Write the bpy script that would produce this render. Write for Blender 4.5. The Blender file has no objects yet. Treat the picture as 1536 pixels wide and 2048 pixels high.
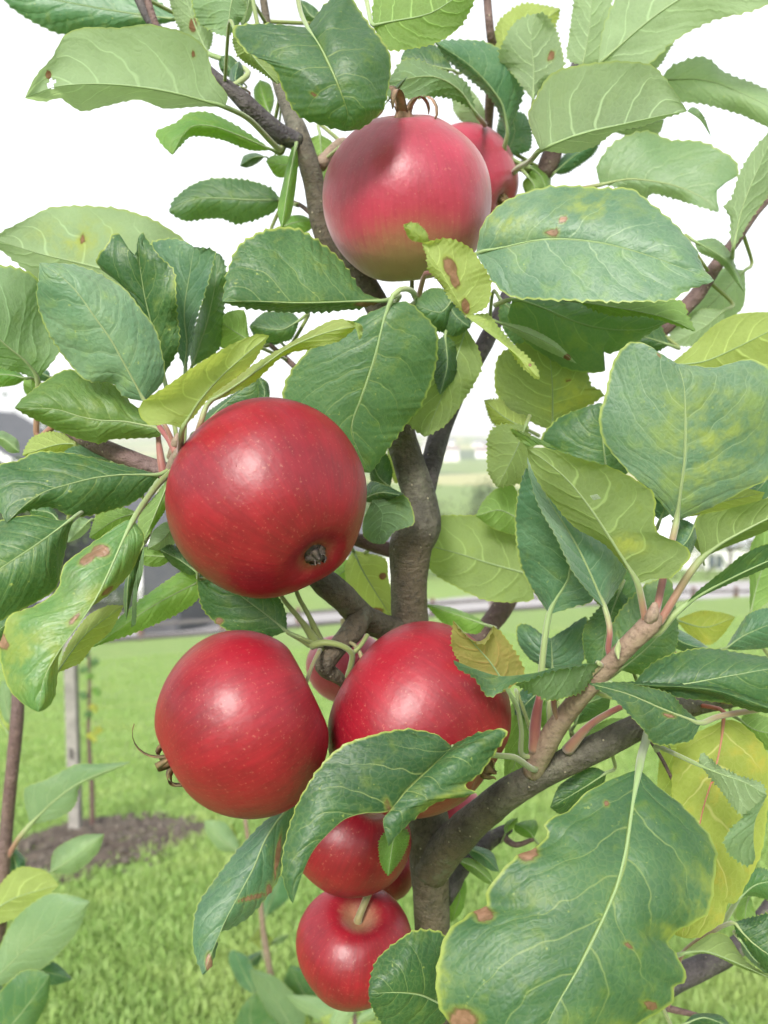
import bpy, bmesh, math, random
import numpy as np
from mathutils import Vector, Matrix, Quaternion, noise as mnoise

random.seed(7)
rng = np.random.default_rng(7)
scene = bpy.context.scene
COL = scene.collection
R = math.radians

# ------------------------------------------------------------------ camera
F = 1704.0                      # focal length in pixels of the 1536 x 2048 photograph
CAM_H = 0.75
cam_data = bpy.data.cameras.new('camera')
cam = bpy.data.objects.new('camera', cam_data)
COL.objects.link(cam)
cam_data.sensor_fit = 'VERTICAL'
cam_data.sensor_height = 24.0
cam_data.lens = 24.0 * F / 2048.0
cam_data.clip_start = 0.01
cam_data.clip_end = 12000.0
cam.location = (0, 0, CAM_H)
cam.rotation_euler = (R(90 - 4.5), 0, 0)
cam_data.dof.use_dof = True
cam_data.dof.focus_distance = 0.303
cam_data.dof.aperture_fstop = 9.6
scene.camera = cam
MW = Matrix.Translation(cam.location) @ cam.rotation_euler.to_matrix().to_4x4()
MWn = np.array(MW)

# ------------------------------------------------------------------ sky, sun, exposure
SUN_EL, SUN_DIR = 34.0, Vector((-0.30, -1.0, 0.0)).normalized()
world = bpy.data.worlds.new('World')
scene.world = world
world.use_nodes = True
wn, wl = world.node_tree.nodes, world.node_tree.links
wn.clear()
sky = wn.new('ShaderNodeTexSky')
sky.sky_type = 'NISHITA'
sky.sun_disc = False
sky.sun_elevation = R(SUN_EL)
sky.sun_rotation = math.atan2(SUN_DIR.x, SUN_DIR.y)
sky.air_density = 1.0
sky.dust_density = 3.0
hs = wn.new('ShaderNodeHueSaturation')
hs.inputs['Saturation'].default_value = 0.22
mixw = wn.new('ShaderNodeMix'); mixw.data_type = 'RGBA'
mixw.inputs[0].default_value = 0.55
mixw.inputs[7].default_value = (4.7, 4.85, 5.0, 1)          # even bright cloud cover
bg = wn.new('ShaderNodeBackground')
bg.inputs['Strength'].default_value = 0.14
wo = wn.new('ShaderNodeOutputWorld')
wl.new(sky.outputs[0], hs.inputs['Color'])
wl.new(hs.outputs[0], mixw.inputs[6])
wl.new(mixw.outputs[2], bg.inputs['Color'])
wl.new(bg.outputs[0], wo.inputs['Surface'])

sun_data = bpy.data.lights.new('sun', 'SUN')
sun_data.energy = 2.3
sun_data.angle = R(15)
sun_data.color = (1.0, 0.96, 0.9)
sun = bpy.data.objects.new('sun', sun_data)
COL.objects.link(sun)
to_sun = Vector((SUN_DIR.x * math.cos(R(SUN_EL)), SUN_DIR.y * math.cos(R(SUN_EL)), math.sin(R(SUN_EL))))
sun.rotation_euler = (-to_sun).to_track_quat('-Z', 'Y').to_euler()

scene.view_settings.view_transform = 'Standard'
scene.view_settings.look = 'None'
scene.view_settings.gamma = 1.0
scene.view_settings.use_curve_mapping = False
scene.view_settings.exposure = 1.2
scene.cycles.use_denoising = True
scene.cycles.max_bounces = 6
scene.cycles.diffuse_bounces = 3
scene.cycles.glossy_bounces = 2
scene.cycles.transmission_bounces = 4
scene.cycles.use_adaptive_sampling = True
scene.cycles.adaptive_threshold = 0.03
scene.cycles.transparent_max_bounces = 6
scene.cycles.sample_clamp_indirect = 4.0

# ------------------------------------------------------------------ helpers
def W(px, py, d):
    """photograph pixel at a real depth (metres along the view axis) -> point of the place"""
    return MW @ Vector(((px - 768.0) / F * d, -(py - 1024.0) / F * d, -d))

def Wn(P):
    P = np.asarray(P, float)
    d = P[..., 2]
    c = np.stack([(P[..., 0] - 768.0) / F * d, -(P[..., 1] - 1024.0) / F * d, -d, np.ones_like(d)], -1)
    return (c @ MWn.T)[..., :3]

def tag(o, label=None, cat=None, group=None, kind=None):
    if label: o['label'] = label
    if cat: o['category'] = cat
    if group: o['group'] = group
    if kind: o['kind'] = kind
    return o

def link(name, me, parent=None, loc=None):
    o = bpy.data.objects.new(name, me)
    COL.objects.link(o)
    if parent is not None:
        o.parent = parent
    if loc is not None:
        o.location = loc
    return o

def empty(name, loc, **kw):
    e = bpy.data.objects.new(name, None)
    e.empty_display_size = 0.05
    COL.objects.link(e)
    e.location = loc
    tag(e, **kw)
    return e

def mesh_from(name, V, Fc, mats, smooth=True, mi=None):
    me = bpy.data.meshes.new(name)
    me.from_pydata([tuple(v) for v in V], [], [tuple(f) for f in Fc])
    for m in (mats if isinstance(mats, (list, tuple)) else [mats]):
        me.materials.append(m)
    if smooth:
        me.polygons.foreach_set('use_smooth', [True] * len(me.polygons))
    if mi is not None:
        me.polygons.foreach_set('material_index', mi)
    me.update()
    return me

class MB:
    """collects boxes, tubes, prisms; build() links one mesh"""
    def __init__(s): s.V, s.F = [], []
    def add(s, V, Fc):
        n = len(s.V); s.V += [tuple(v) for v in V]; s.F += [tuple(i + n for i in f) for f in Fc]; return s
    def box(s, lo, hi):
        x0, y0, z0 = lo; x1, y1, z1 = hi
        return s.add([(x0,y0,z0),(x1,y0,z0),(x1,y1,z0),(x0,y1,z0),(x0,y0,z1),(x1,y0,z1),(x1,y1,z1),(x0,y1,z1)],
                     [(0,3,2,1),(4,5,6,7),(0,1,5,4),(1,2,6,5),(2,3,7,6),(3,0,4,7)])
    def build(s, name, mat, parent=None, loc=None, smooth=False):
        return link(name, mesh_from(name, s.V, s.F, mat, smooth), parent, loc)

def spline(P, n):
    """Catmull-Rom through P (N x k), resampled to n points by arc length of the first two columns"""
    P = np.asarray(P, float)
    if len(P) == 2:
        t = np.linspace(0, 1, n)[:, None]
        return P[0] * (1 - t) + P[1] * t
    Q = np.vstack([2 * P[0] - P[1], P, 2 * P[-1] - P[-2]])
    out = []
    for i in range(1, len(Q) - 2):
        p0, p1, p2, p3 = Q[i-1], Q[i], Q[i+1], Q[i+2]
        t = np.linspace(0, 1, 14, endpoint=False)[:, None]
        cr = 0.5 * ((2*p1) + (-p0+p2)*t + (2*p0-5*p1+4*p2-p3)*t*t + (-p0+3*p1-3*p2+p3)*t**3)
        li = p1*(1-t) + p2*t
        out.append(0.8*cr + 0.2*li)
    out.append(P[-1][None])
    D = np.vstack(out)
    s = np.r_[0, np.cumsum(np.linalg.norm(np.diff(D[:, :min(3, D.shape[1])], axis=0), axis=1))]
    q = np.linspace(0, s[-1], n)
    return np.stack([np.interp(q, s, D[:, k]) for k in range(D.shape[1])], 1)

def tube(pts, radii, sides=10, rough=0.0, freq=60.0, cap=True, seed=0):
    """tapered tube along 3D points; returns V, F"""
    P = [Vector(p) for p in pts]
    n = len(P)
    V, Fc = [], []
    T0 = (P[1] - P[0]).normalized()
    ref = Vector((0, 0, 1)) if abs(T0.z) < 0.9 else Vector((1, 0, 0))
    N = T0.cross(ref).normalized()
    for i in range(n):
        T = (P[min(i+1, n-1)] - P[max(i-1, 0)]).normalized()
        N = (N - T * N.dot(T)).normalized()
        B = T.cross(N)
        for k in range(sides):
            a = 2 * math.pi * k / sides
            dr = N * math.cos(a) + B * math.sin(a)
            r = radii[i]
            p = P[i] + dr * r
            if rough:
                p = P[i] + dr * r * (1 + rough * mnoise.noise(p * freq + Vector((seed * 3.1, 0, 0))) + rough * .6 * mnoise.noise(p * freq * 3.3))
            V.append(p)
    for i in range(n - 1):
        for k in range(sides):
            k2 = (k + 1) % sides
            Fc.append((i*sides+k, i*sides+k2, (i+1)*sides+k2, (i+1)*sides+k))
    if cap:
        V.append(P[0] - T0 * radii[0] * .3); c0 = len(V) - 1
        V.append(P[-1] + (P[-1]-P[-2]).normalized() * radii[-1] * .5); c1 = len(V) - 1
        for k in range(sides):
            k2 = (k + 1) % sides
            Fc.append((c0, k2, k)); Fc.append((c1, (n-1)*sides+k, (n-1)*sides+k2))
    return V, Fc

# ------------------------------------------------------------------ materials
class NT:
    def __init__(s, name):
        s.m = bpy.data.materials.new(name); s.m.use_nodes = True
        s.t = s.m.node_tree; s.t.nodes.clear()
        s.out = s.t.nodes.new('ShaderNodeOutputMaterial')
    def n(s, typ, **kw):
        nd = s.t.nodes.new(typ)
        for k, v in kw.items():
            if k.startswith('i_'):
                key = k[2:].replace('_', ' ')
                nd.inputs[int(key) if key.isdigit() else key].default_value = v
            else:
                setattr(nd, k, v)
        return nd
    def l(s, a, b): s.t.links.new(a, b)
    def val(s, x, sock):
        if isinstance(x, (int, float)): sock.default_value = x
        else: s.l(x, sock)
    def math(s, op, a, b=0.0, c=0.0, clamp=False):
        nd = s.n('ShaderNodeMath', operation=op, use_clamp=clamp)
        s.val(a, nd.inputs[0]); s.val(b, nd.inputs[1]); s.val(c, nd.inputs[2])
        return nd.outputs[0]
    def step(s, x, lo, hi, a=0.0, b=1.0):
        nd = s.n('ShaderNodeMapRange', interpolation_type='SMOOTHSTEP')
        s.val(x, nd.inputs[0])
        for i, v in enumerate((lo, hi, a, b)): s.val(v, nd.inputs[i+1])
        return nd.outputs[0]
    def mix(s, f, a, b, blend='MIX'):
        nd = s.n('ShaderNodeMix', data_type='RGBA', blend_type=blend)
        s.val(f, nd.inputs[0])
        for x, k in ((a, 6), (b, 7)):
            if isinstance(x, (tuple, list)): nd.inputs[k].default_value = (*x[:3], 1)
            else: s.l(x, nd.inputs[k])
        return nd.outputs[2]
    def noise(s, vec, scale, detail=3.0, rough=0.55, dist=0.0):
        nd = s.n('ShaderNodeTexNoise', i_Scale=scale, i_Detail=detail, i_Roughness=rough, i_Distortion=dist)
        if vec is not None: s.l(vec, nd.inputs['Vector'])
        return nd.outputs[0]
    def surf(s, sh): s.l(sh, s.out.inputs['Surface']); return s.m

def simple_mat(name, col, col2=None, scale=20, rough=0.7, bump=0.0, bscale=80, spec=0.4, metal=0.0):
    t = NT(name)
    tc = t.n('ShaderNodeTexCoord')
    p = t.n('ShaderNodeBsdfPrincipled', i_Roughness=rough)
    p.inputs['Specular IOR Level'].default_value = spec
    p.inputs['Metallic'].default_value = metal
    if col2 is not None:
        nz = t.noise(tc.outputs['Object'], scale, 5, .6)
        t.l(t.mix(t.step(nz, .35, .65), col, col2), p.inputs['Base Color'])
    else:
        p.inputs['Base Color'].default_value = (*col, 1)
    if bump:
        b = t.n('ShaderNodeBump', i_Strength=bump, i_Distance=0.01)
        t.l(t.noise(tc.outputs['Object'], bscale, 4), b.inputs['Height'])
        t.l(b.outputs[0], p.inputs['Normal'])
    return t.surf(p.outputs[0])

def leaf_mat(name, top, top2, under, vein=(.30,.36,.12), uvein=None, mott=(.22,.27,.03), mott_amt=.35, rough=.46, trans=.36,
             tcol=(.30,.46,.05), edge=(.32,.38,.08), spec=.45, bump=.44, haze=0.0):
    t = NT(name)
    uvn = t.n('ShaderNodeUVMap', uv_map='UVMap')
    sep = t.n('ShaderNodeSeparateXYZ'); t.l(uvn.outputs[0], sep.inputs[0])
    tc = t.n('ShaderNodeTexCoord'); obj = tc.outputs['Object']
    oi = t.n('ShaderNodeObjectInfo'); rnd = oi.outputs['Random']
    offs = t.n('ShaderNodeVectorMath', operation='ADD'); t.l(obj, offs.inputs[0])
    sc = t.n('ShaderNodeCombineXYZ'); t.l(t.math('MULTIPLY', rnd, 37.0), sc.inputs[0]); t.l(t.math('MULTIPLY', rnd, 11.0), sc.inputs[2])
    t.l(sc.outputs[0], offs.inputs[1]); pos = offs.outputs[0]
    u, v = sep.outputs[0], sep.outputs[1]
    geo = t.n('ShaderNodeNewGeometry')
    back = geo.outputs['Backfacing']
    wob = t.math('MULTIPLY', t.math('SUBTRACT', t.noise(pos, 55, 2), .5), .17)
    au = t.math('ABSOLUTE', u)
    side = t.math('GREATER_THAN', u, 0.0)
    ph = t.math('SUBTRACT', t.math('ADD', v, wob), t.math('MULTIPLY', t.math('POWER', au, 1.35), .30))
    ph = t.math('ADD', t.math('MULTIPLY', ph, 6.0), t.math('MULTIPLY', side, .43))
    ph = t.math('ADD', ph, t.math('MULTIPLY', rnd, 1.0))
    tri = t.math('ABSOLUTE', t.math('SUBTRACT', t.math('FRACT', ph), .5))       # 0 at a side vein
    wv = t.math('ADD', t.math('MULTIPLY', t.math('SUBTRACT', 1.0, au), .022), .008)
    wv = t.math('MULTIPLY', wv, t.math('ADD', t.math('MULTIPLY', back, .9), 1.0))
    vein_m = t.math('SUBTRACT', 1.0, t.step(tri, t.math('MULTIPLY', wv, .3), t.math('MULTIPLY', wv, 1.3)))
    vein_m = t.math('MULTIPLY', vein_m, t.step(au, .97, .55, .12, 1.0))
    midw = t.math('MULTIPLY', t.math('SUBTRACT', 1.15, v), .040)
    mid_m = t.math('SUBTRACT', 1.0, t.step(au, t.math('MULTIPLY', midw, .35), midw))
    # fine net of veinlets
    vo = t.n('ShaderNodeTexVoronoi', feature='DISTANCE_TO_EDGE', i_Scale=420.0)
    wv3 = t.n('ShaderNodeVectorMath', operation='ADD')
    nzv = t.n('ShaderNodeTexNoise', i_Scale=250.0, i_Detail=1.0); t.l(pos, nzv.inputs['Vector'])
    vs = t.n('ShaderNodeVectorMath', operation='SCALE'); vs.inputs['Scale'].default_value = .0025
    t.l(nzv.outputs['Color'], vs.inputs[0]); t.l(pos, wv3.inputs[0]); t.l(vs.outputs[0], wv3.inputs[1])
    t.l(wv3.outputs[0], vo.inputs['Vector'])
    net = t.math('SUBTRACT', 1.0, t.step(vo.outputs['Distance'], .0, .13))
    n1 = t.noise(pos, 42, 2, .6); n2 = t.noise(pos, 110, 3, .65)
    bn = t.noise(pos, 230, 2)
    bl = t.n('ShaderNodeAttribute', attribute_name='blemish').outputs['Fac']
    bl = t.math('MULTIPLY', bl, t.math('ADD', t.math('MULTIPLY', bn, 1.1), .45))
    ye = t.n('ShaderNodeAttribute', attribute_name='yellowing').outputs['Fac']
    ye = t.math('MULTIPLY', ye, t.step(n2, .36, .66))
    allv = t.math('MAXIMUM', t.math('MAXIMUM', t.math('MULTIPLY', vein_m, t.math('ADD', t.math('MULTIPLY', back, .35), .45)), t.math('MULTIPLY', mid_m, .65)), t.math('MULTIPLY', net, t.math('MULTIPLY', n1, .22)))
    # blemishes stored with the leaf
    # upper side
    c = t.mix(t.step(n1, .35, .68), top, top2)
    mfac = t.math('MULTIPLY', t.step(n2, .52, .74), mott_amt)
    c = t.mix(mfac, c, mott)
    sp = t.noise(pos, 520, 2)
    c = t.mix(t.math('MULTIPLY', t.step(sp, .68, .76), .55), c, (.36, .42, .10))
    hv = t.n('ShaderNodeHueSaturation'); t.l(c, hv.inputs['Color'])
    t.l(t.math('ADD', t.math('MULTIPLY', rnd, .5), .75), hv.inputs['Value'])
    t.l(t.math('ADD', t.math('MULTIPLY', rnd, -.03), .515), hv.inputs['Hue'])
    ctop = t.mix(allv, hv.outputs[0], vein)
    ctop = t.mix(t.math('MULTIPLY', ye, .8), ctop, (.26, .31, .06))
    # underside
    cu = t.mix(t.step(n1, .3, .7), under, tuple(x * .78 for x in under))
    hv2 = t.n('ShaderNodeHueSaturation'); t.l(cu, hv2.inputs['Color'])
    t.l(t.math('ADD', t.math('MULTIPLY', rnd, .35), .82), hv2.inputs['Value'])
    cu2 = t.mix(t.math('MULTIPLY', mfac, .6), hv2.outputs[0], mott)
    cund = t.mix(t.math('MULTIPLY', allv, .95), cu2, uvein or tuple(min(1, x * 1.55) for x in under))
    cund = t.mix(t.math('MULTIPLY', ye, .65), cund, (.40, .42, .08))
    c = t.mix(back, ctop, cund)
    em = t.step(au, .955, .99)
    c = t.mix(t.math('MULTIPLY', em, .8), c, edge)
    c = t.mix(t.math('MULTIPLY', t.step(bl, .10, .38), .5), c, (.24, .26, .05))
    c = t.mix(t.math('MULTIPLY', t.step(bl, .40, .50), .9), c, t.mix(t.step(bn, .35, .65), (.34, .185, .125), (.19, .10, .06)))
    brim = t.math('MULTIPLY', t.step(bl, .30, .42), t.step(bl, .52, .44))
    c = t.mix(t.math('MULTIPLY', brim, .6), c, (.10, .06, .03))
    # relief: quilting between veins, fine grain
    quilt = t.math('MULTIPLY', t.step(tri, 0.0, .22), .35)
    cell = t.math('MULTIPLY', t.step(vo.outputs['Distance'], .0, .35), .10)
    wr = t.n('ShaderNodeCombineXYZ'); t.l(t.math('MULTIPLY', au, 4.0), wr.inputs[0]); t.l(t.math('MULTIPLY', ph, 5.0), wr.inputs[1]); t.l(t.math('MULTIPLY', rnd, 30.0), wr.inputs[2])
    wrk = t.noise(wr.outputs[0], 1.7, 2, .6)
    hgt = t.math('ADD', t.math('SUBTRACT', t.math('ADD', quilt, cell), t.math('MULTIPLY', mid_m, .5)), t.math('ADD', t.math('MULTIPLY', wrk, .38), t.math('MULTIPLY', n2, .5)))
    sgn = t.math('SUBTRACT', 1.0, t.math('MULTIPLY', back, 0.0))
    bp = t.n('ShaderNodeBump', i_Strength=bump, i_Distance=0.0013); t.l(t.math('MULTIPLY', hgt, sgn), bp.inputs['Height'])
    pr = t.n('ShaderNodeBsdfPrincipled')
    t.l(c, pr.inputs['Base Color'])
    t.l(t.math('ADD', t.math('MULTIPLY', back, .32), t.math('ADD', t.math('MULTIPLY', n2, .2), rough - .1)), pr.inputs['Roughness'])
    t.l(t.math('SUBTRACT', spec, t.math('MULTIPLY', back, spec * .65)), pr.inputs['Specular IOR Level'])
    if haze:
        pr.inputs['Sheen Weight'].default_value = haze
        pr.inputs['Sheen Roughness'].default_value = .45
    t.l(bp.outputs[0], pr.inputs['Normal'])
    tl = t.n('ShaderNodeBsdfTranslucent')
    tcc = t.mix(t.math('MULTIPLY', allv, .55), t.mix(t.math('MULTIPLY', n1, .5), tcol, top2), tuple(min(1, x * 1.1 + .05) for x in tcol))
    tcc = t.mix(t.math('MULTIPLY', ye, .7), tcc, (.52, .56, .06))
    tcc = t.mix(t.step(bl, .3, .5), tcc, (.22, .08, .03))
    t.l(tcc, tl.inputs['Color']); t.l(bp.outputs[0], tl.inputs['Normal'])
    mx = t.n('ShaderNodeMixShader'); mx.inputs[0].default_value = trans
    t.l(pr.outputs[0], mx.inputs[1]); t.l(tl.outputs[0], mx.inputs[2])
    return t.surf(mx.outputs[0])

LM = {
 'dark':  leaf_mat('leaf_dark_green', (.024,.072,.027), (.046,.112,.040), (.14,.22,.115), mott_amt=.28, tcol=(.16,.36,.04), trans=.25),
 'mid':   leaf_mat('leaf_mid_green', (.044,.108,.052), (.080,.160,.072), (.18,.26,.145), mott_amt=.36, tcol=(.22,.44,.06)),
 'fresh': leaf_mat('leaf_fresh_green', (.085,.20,.045), (.14,.265,.06), (.22,.33,.12), mott_amt=.3, tcol=(.36,.60,.07), trans=.42),
 'blue':  leaf_mat('leaf_blue_green', (.042,.115,.058), (.082,.172,.086), (.18,.27,.15), vein=(.26,.36,.19), mott_amt=.3, rough=.44, tcol=(.18,.40,.10), trans=.24, haze=.15),
 'painted_sheen': leaf_mat('leaf_painted_sheen', (.080,.165,.098), (.135,.23,.132), (.21,.31,.17), vein=(.34,.43,.26), mott=(.20,.30,.06), mott_amt=.42, rough=.46, tcol=(.22,.42,.12), trans=.26, haze=.25),  # paler, greyer base colour paints the sky reflection on glossy leaves
 'pale':  leaf_mat('leaf_pale_green', (.15,.25,.135), (.20,.30,.155), (.28,.37,.22), vein=(.38,.45,.26), mott_amt=.15, tcol=(.46,.62,.24), trans=.48),  # own paleness, lightened further to paint the glare veil on top leaves
 'olive': leaf_mat('leaf_olive', (.085,.17,.046), (.115,.20,.055), (.20,.265,.105), mott_amt=.4, tcol=(.32,.46,.06), trans=.38),
 'yellow':leaf_mat('leaf_yellow_green', (.20,.29,.075), (.25,.33,.085), (.30,.37,.13), vein=(.4,.45,.18), mott_amt=.15, tcol=(.56,.68,.10), trans=.46),
 'gold':  leaf_mat('leaf_golden', (.30,.30,.05), (.22,.30,.05), (.27,.33,.075), vein=(.35,.18,.07), uvein=(.47,.45,.18), mott=(.46,.34,.06), mott_amt=.9, tcol=(.55,.58,.07), trans=.42),
 'blush': leaf_mat('leaf_red_tinged', (.30,.25,.08), (.22,.29,.07), (.33,.31,.10), vein=(.36,.16,.08), uvein=(.40,.24,.10), mott=(.38,.16,.08), mott_amt=.5, tcol=(.55,.50,.09), trans=.38),
 'specked': leaf_mat('leaf_specked', (.085,.195,.055), (.14,.25,.07), (.22,.31,.12), mott=(.06,.05,.02), mott_amt=.30, tcol=(.35,.54,.09), rough=.40, trans=.3),
}

def stem_mat(name, a, b, rough=.6, scale=40, to=None):
    t = NT(name); tc = t.n('ShaderNodeTexCoord')
    p = t.n('ShaderNodeBsdfPrincipled', i_Roughness=rough)
    nz = t.noise(tc.outputs['Object'], scale, 2)
    c = t.mix(t.step(nz, .35, .65), a, b)
    if to is not None:
        al = t.n('ShaderNodeAttribute', attribute_name='along').outputs['Fac']
        c = t.mix(t.step(t.math('ADD', al, t.math('MULTIPLY', t.math('SUBTRACT', nz, .5), .4)), .45, 1.15), c, to)
    t.l(c, p.inputs['Base Color'])
    p.inputs['Sheen Weight'].default_value = .25
    return t.surf(p.outputs[0])

SM = {
 'green': stem_mat('petiole_green', (.19,.23,.07), (.16,.20,.055), to=(.20,.28,.11)),
 'pink':  stem_mat('petiole_pink', (.22,.060,.058), (.24,.125,.08), scale=60, to=(.22,.29,.12)),
 'pale':  stem_mat('petiole_pale', (.27,.32,.14), (.23,.28,.11), to=(.20,.29,.115)),
 'brown': stem_mat('petiole_brown', (.24,.12,.07), (.20,.15,.07), to=(.24,.30,.12)),
 'red':   stem_mat('midrib_red', (.34,.08,.05), (.30,.13,.06)),
}

def bark_mat(name, a, b, c, spots=.5, lichen=(.20,.22,.13), bump=1.0):
    t = NT(name); tc = t.n('ShaderNodeTexCoord'); o = tc.outputs['Object']
    n1 = t.noise(o, 70, 5, .68); n2 = t.noise(o, 16, 3); n3 = t.noise(o, 420, 3, .7)
    mp = t.n('ShaderNodeMapping'); mp.inputs['Scale'].default_value = (1, 1, 3.2); t.l(o, mp.inputs['Vector'])
    rings = t.noise(mp.outputs[0], 150, 3, .6)
    col = t.mix(t.step(n1, .36, .64), a, b)
    col = t.mix(t.math('MULTIPLY', t.step(n2, .45, .62), .8), col, c)
    col = t.mix(t.math('MULTIPLY', t.step(n3, .48, .66), .5), col, tuple(x * .4 for x in a))
    col = t.mix(t.math('MULTIPLY', t.step(rings, .58, .70), .3), col, tuple(x * .5 for x in a))
    col = t.mix(t.math('MULTIPLY', t.step(t.noise(o, 38, 5, .75), .56, .66), .6), col, lichen)
    vo = t.n('ShaderNodeTexVoronoi', i_Scale=270.0); vo.inputs['Randomness'].default_value = 1.0; t.l(o, vo.inputs['Vector'])
    sepc = t.n('ShaderNodeSeparateColor'); t.l(vo.outputs['Color'], sepc.inputs[0])
    dot = t.math('MULTIPLY', t.step(vo.outputs['Distance'], .16, .09), t.math('GREATER_THAN', sepc.outputs[0], .70))
    col = t.mix(t.math('MULTIPLY', dot, spots), col, (.42,.37,.26))
    p = t.n('ShaderNodeBsdfPrincipled', i_Roughness=.66)
    p.inputs['Specular IOR Level'].default_value = .4
    t.l(col, p.inputs['Base Color'])
    h = t.math('ADD', t.math('ADD', n1, t.math('MULTIPLY', n3, .45)), t.math('ADD', t.math('MULTIPLY', dot, .2), t.math('MULTIPLY', rings, .3)))
    bp = t.n('ShaderNodeBump', i_Strength=bump, i_Distance=.0026); t.l(h, bp.inputs['Height']); t.l(bp.outputs[0], p.inputs['Normal'])
    return t.surf(p.outputs[0])

BARK = bark_mat('bark_grey_brown', (.060,.054,.040), (.120,.110,.080), (.100,.074,.044), spots=.75, lichen=(.14,.15,.10))
BARK_DARK = bark_mat('bark_dark', (.050,.042,.042), (.090,.076,.074), (.060,.056,.068))
BARK_RED = bark_mat('bark_red_brown', (.105,.062,.056), (.155,.100,.085), (.125,.082,.080), spots=.7, lichen=(.2,.16,.13))
BARK_WOOL = bark_mat('bark_young_woolly', (.22,.15,.11), (.28,.21,.15), (.24,.17,.14), spots=.2, lichen=(.3,.25,.18), bump=.45)

# ------------------------------------------------------------------ terrain
def sstep(a, b, x):
    t = np.clip((np.asarray(x, float) - a) / (b - a), 0, 1)
    return t * t * (3 - 2 * t)

def ground_z(x, y):
    """height of the land (camera foot = 0): a slope falling away from the tree, a valley, a far hillside"""
    x = np.asarray(x, float); y = np.asarray(y, float)
    near = -0.1857 * np.clip(y, -40, 60) + 0.069 * np.clip(x, -30, 30)
    near = near + .025 * np.sin(x * 1.3 + .5) * np.sin(y * .9) * sstep(1, 5, np.hypot(x, y))
    r = np.hypot(x, y)
    far = np.interp(r, [0, 40, 70, 130, 300, 420, 700, 1000, 1600, 4000], [-7, -7.6, -9.5, -14, -16, -14, -9, -1, 16, 40])
    far = far + 2.0 * np.sin(x * .011 + 1.0) * sstep(200, 600, r) + 1.5 * np.sin(x * .023 + y * .007) * sstep(200, 600, r)
    w = sstep(34, 62, r) * (y > 0) + sstep(60, 110, r) * (y <= 0)
    return near * (1 - w) + far * w

def G(x, y, dz=0.0):
    return Vector((x, y, float(ground_z(x, y)) + dz))

def ground_at(px, py):
    """where the view ray through a pixel meets the land"""
    o = np.array(cam.location); e = np.array(W(px, py, 1.0)) - o
    for d in np.geomspace(.4, 3000, 6000):
        p = o + e * d
        if p[2] <= ground_z(p[0], p[1]):
            return Vector(p)
    return Vector(o + e * 3000)

t = NT('grass_ground')
tc = t.n('ShaderNodeTexCoord'); o_ = tc.outputs['Object']
c = t.mix(t.step(t.noise(o_, 6, 5, .65), .35, .65), (.19,.29,.085), (.25,.35,.11))
c = t.mix(t.math('MULTIPLY', t.step(t.noise(o_, 1.3, 4, .6), .45, .7), .6), c, (.27,.34,.11))
c = t.mix(t.math('MULTIPLY', t.step(t.noise(o_, 60, 3, .6), .5, .7), .5), c, (.08,.17,.025))
dist = t.n('ShaderNodeVectorMath', operation='LENGTH'); t.l(o_, dist.inputs[0])
fld = t.n('ShaderNodeTexVoronoi', i_Scale=.0085); t.l(o_, fld.inputs['Vector'])
sc_ = t.n('ShaderNodeSeparateColor'); t.l(fld.outputs['Color'], sc_.inputs[0])
fc = t.mix(t.step(sc_.outputs[0], .35, .65), (.16,.24,.06), (.36,.36,.16))
fc = t.mix(t.step(sc_.outputs[1], .7, .75), fc, (.07,.12,.05))
c = t.mix(t.step(dist.outputs['Value'], 120, 220), c, fc)
p = t.n('ShaderNodeBsdfPrincipled', i_Roughness=.85); p.inputs['Specular IOR Level'].default_value = .2
t.l(c, p.inputs['Base Color'])
bp = t.n('ShaderNodeBump', i_Strength=.8, i_Distance=.02); t.l(t.noise(o_, 45, 4, .7), bp.inputs['Height']); t.l(bp.outputs[0], p.inputs['Normal'])
GRASS_GROUND = t.surf(p.outputs[0])

radii = np.r_[0, np.geomspace(.3, 4500, 110)]
na = 144
V = [(0, 0, float(ground_z(0, 0)))]
for r in radii[1:]:
    a = np.linspace(0, 2 * math.pi, na, endpoint=False)
    x, y = r * np.cos(a), r * np.sin(a); z = ground_z(x, y)
    V += list(zip(x, y, z))
Fc = [(0, 1 + k, 1 + (k + 1) % na) for k in range(na)]
for i in range(len(radii) - 2):
    b0, b1 = 1 + i * na, 1 + (i + 1) * na
    Fc += [(b0 + k, b1 + k, b1 + (k + 1) % na, b0 + (k + 1) % na) for k in range(na)]
gnd = link('ground', mesh_from('ground', V, Fc, GRASS_GROUND))
tag(gnd, 'green grassy hillside falling away to a valley and far fields', 'ground', kind='structure')

# ------------------------------------------------------------------ apple tree: wood
trunk_foot = G(*(W(868, 2048, .40).to_2d()))
tree = empty('apple_tree', trunk_foot, label='apple tree with grey brown trunk, green serrated leaves, nearest the viewer', cat='tree')

WOODPTS = {}
def branch(name, spec, mat, parent=tree, rough=.06, sides=14, step=.0028, seed=0, freq=70, end3d=None):
    """spec: (px, py, depth, width in px)"""
    P = np.array([(*W(a, b, d), w * .47 / F * d) for a, b, d, w in spec])
    if end3d is not None:
        P = np.vstack([P, np.array(end3d)])
    L = np.linalg.norm(np.diff(P[:, :3], axis=0), axis=1).sum()
    S = spline(P, max(6, int(L / step)))
    WOODPTS.setdefault(parent.name, []).append(S[:, :3])
    V, Fc = tube(S[:, :3], S[:, 3], sides, rough, freq, seed=seed)
    org = Vector(S[0, :3])
    V = [Vector(v) - org for v in V]
    me = mesh_from(name, V, Fc, mat)
    return link(name, me, parent, org - (parent.location if parent else Vector()))

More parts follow.
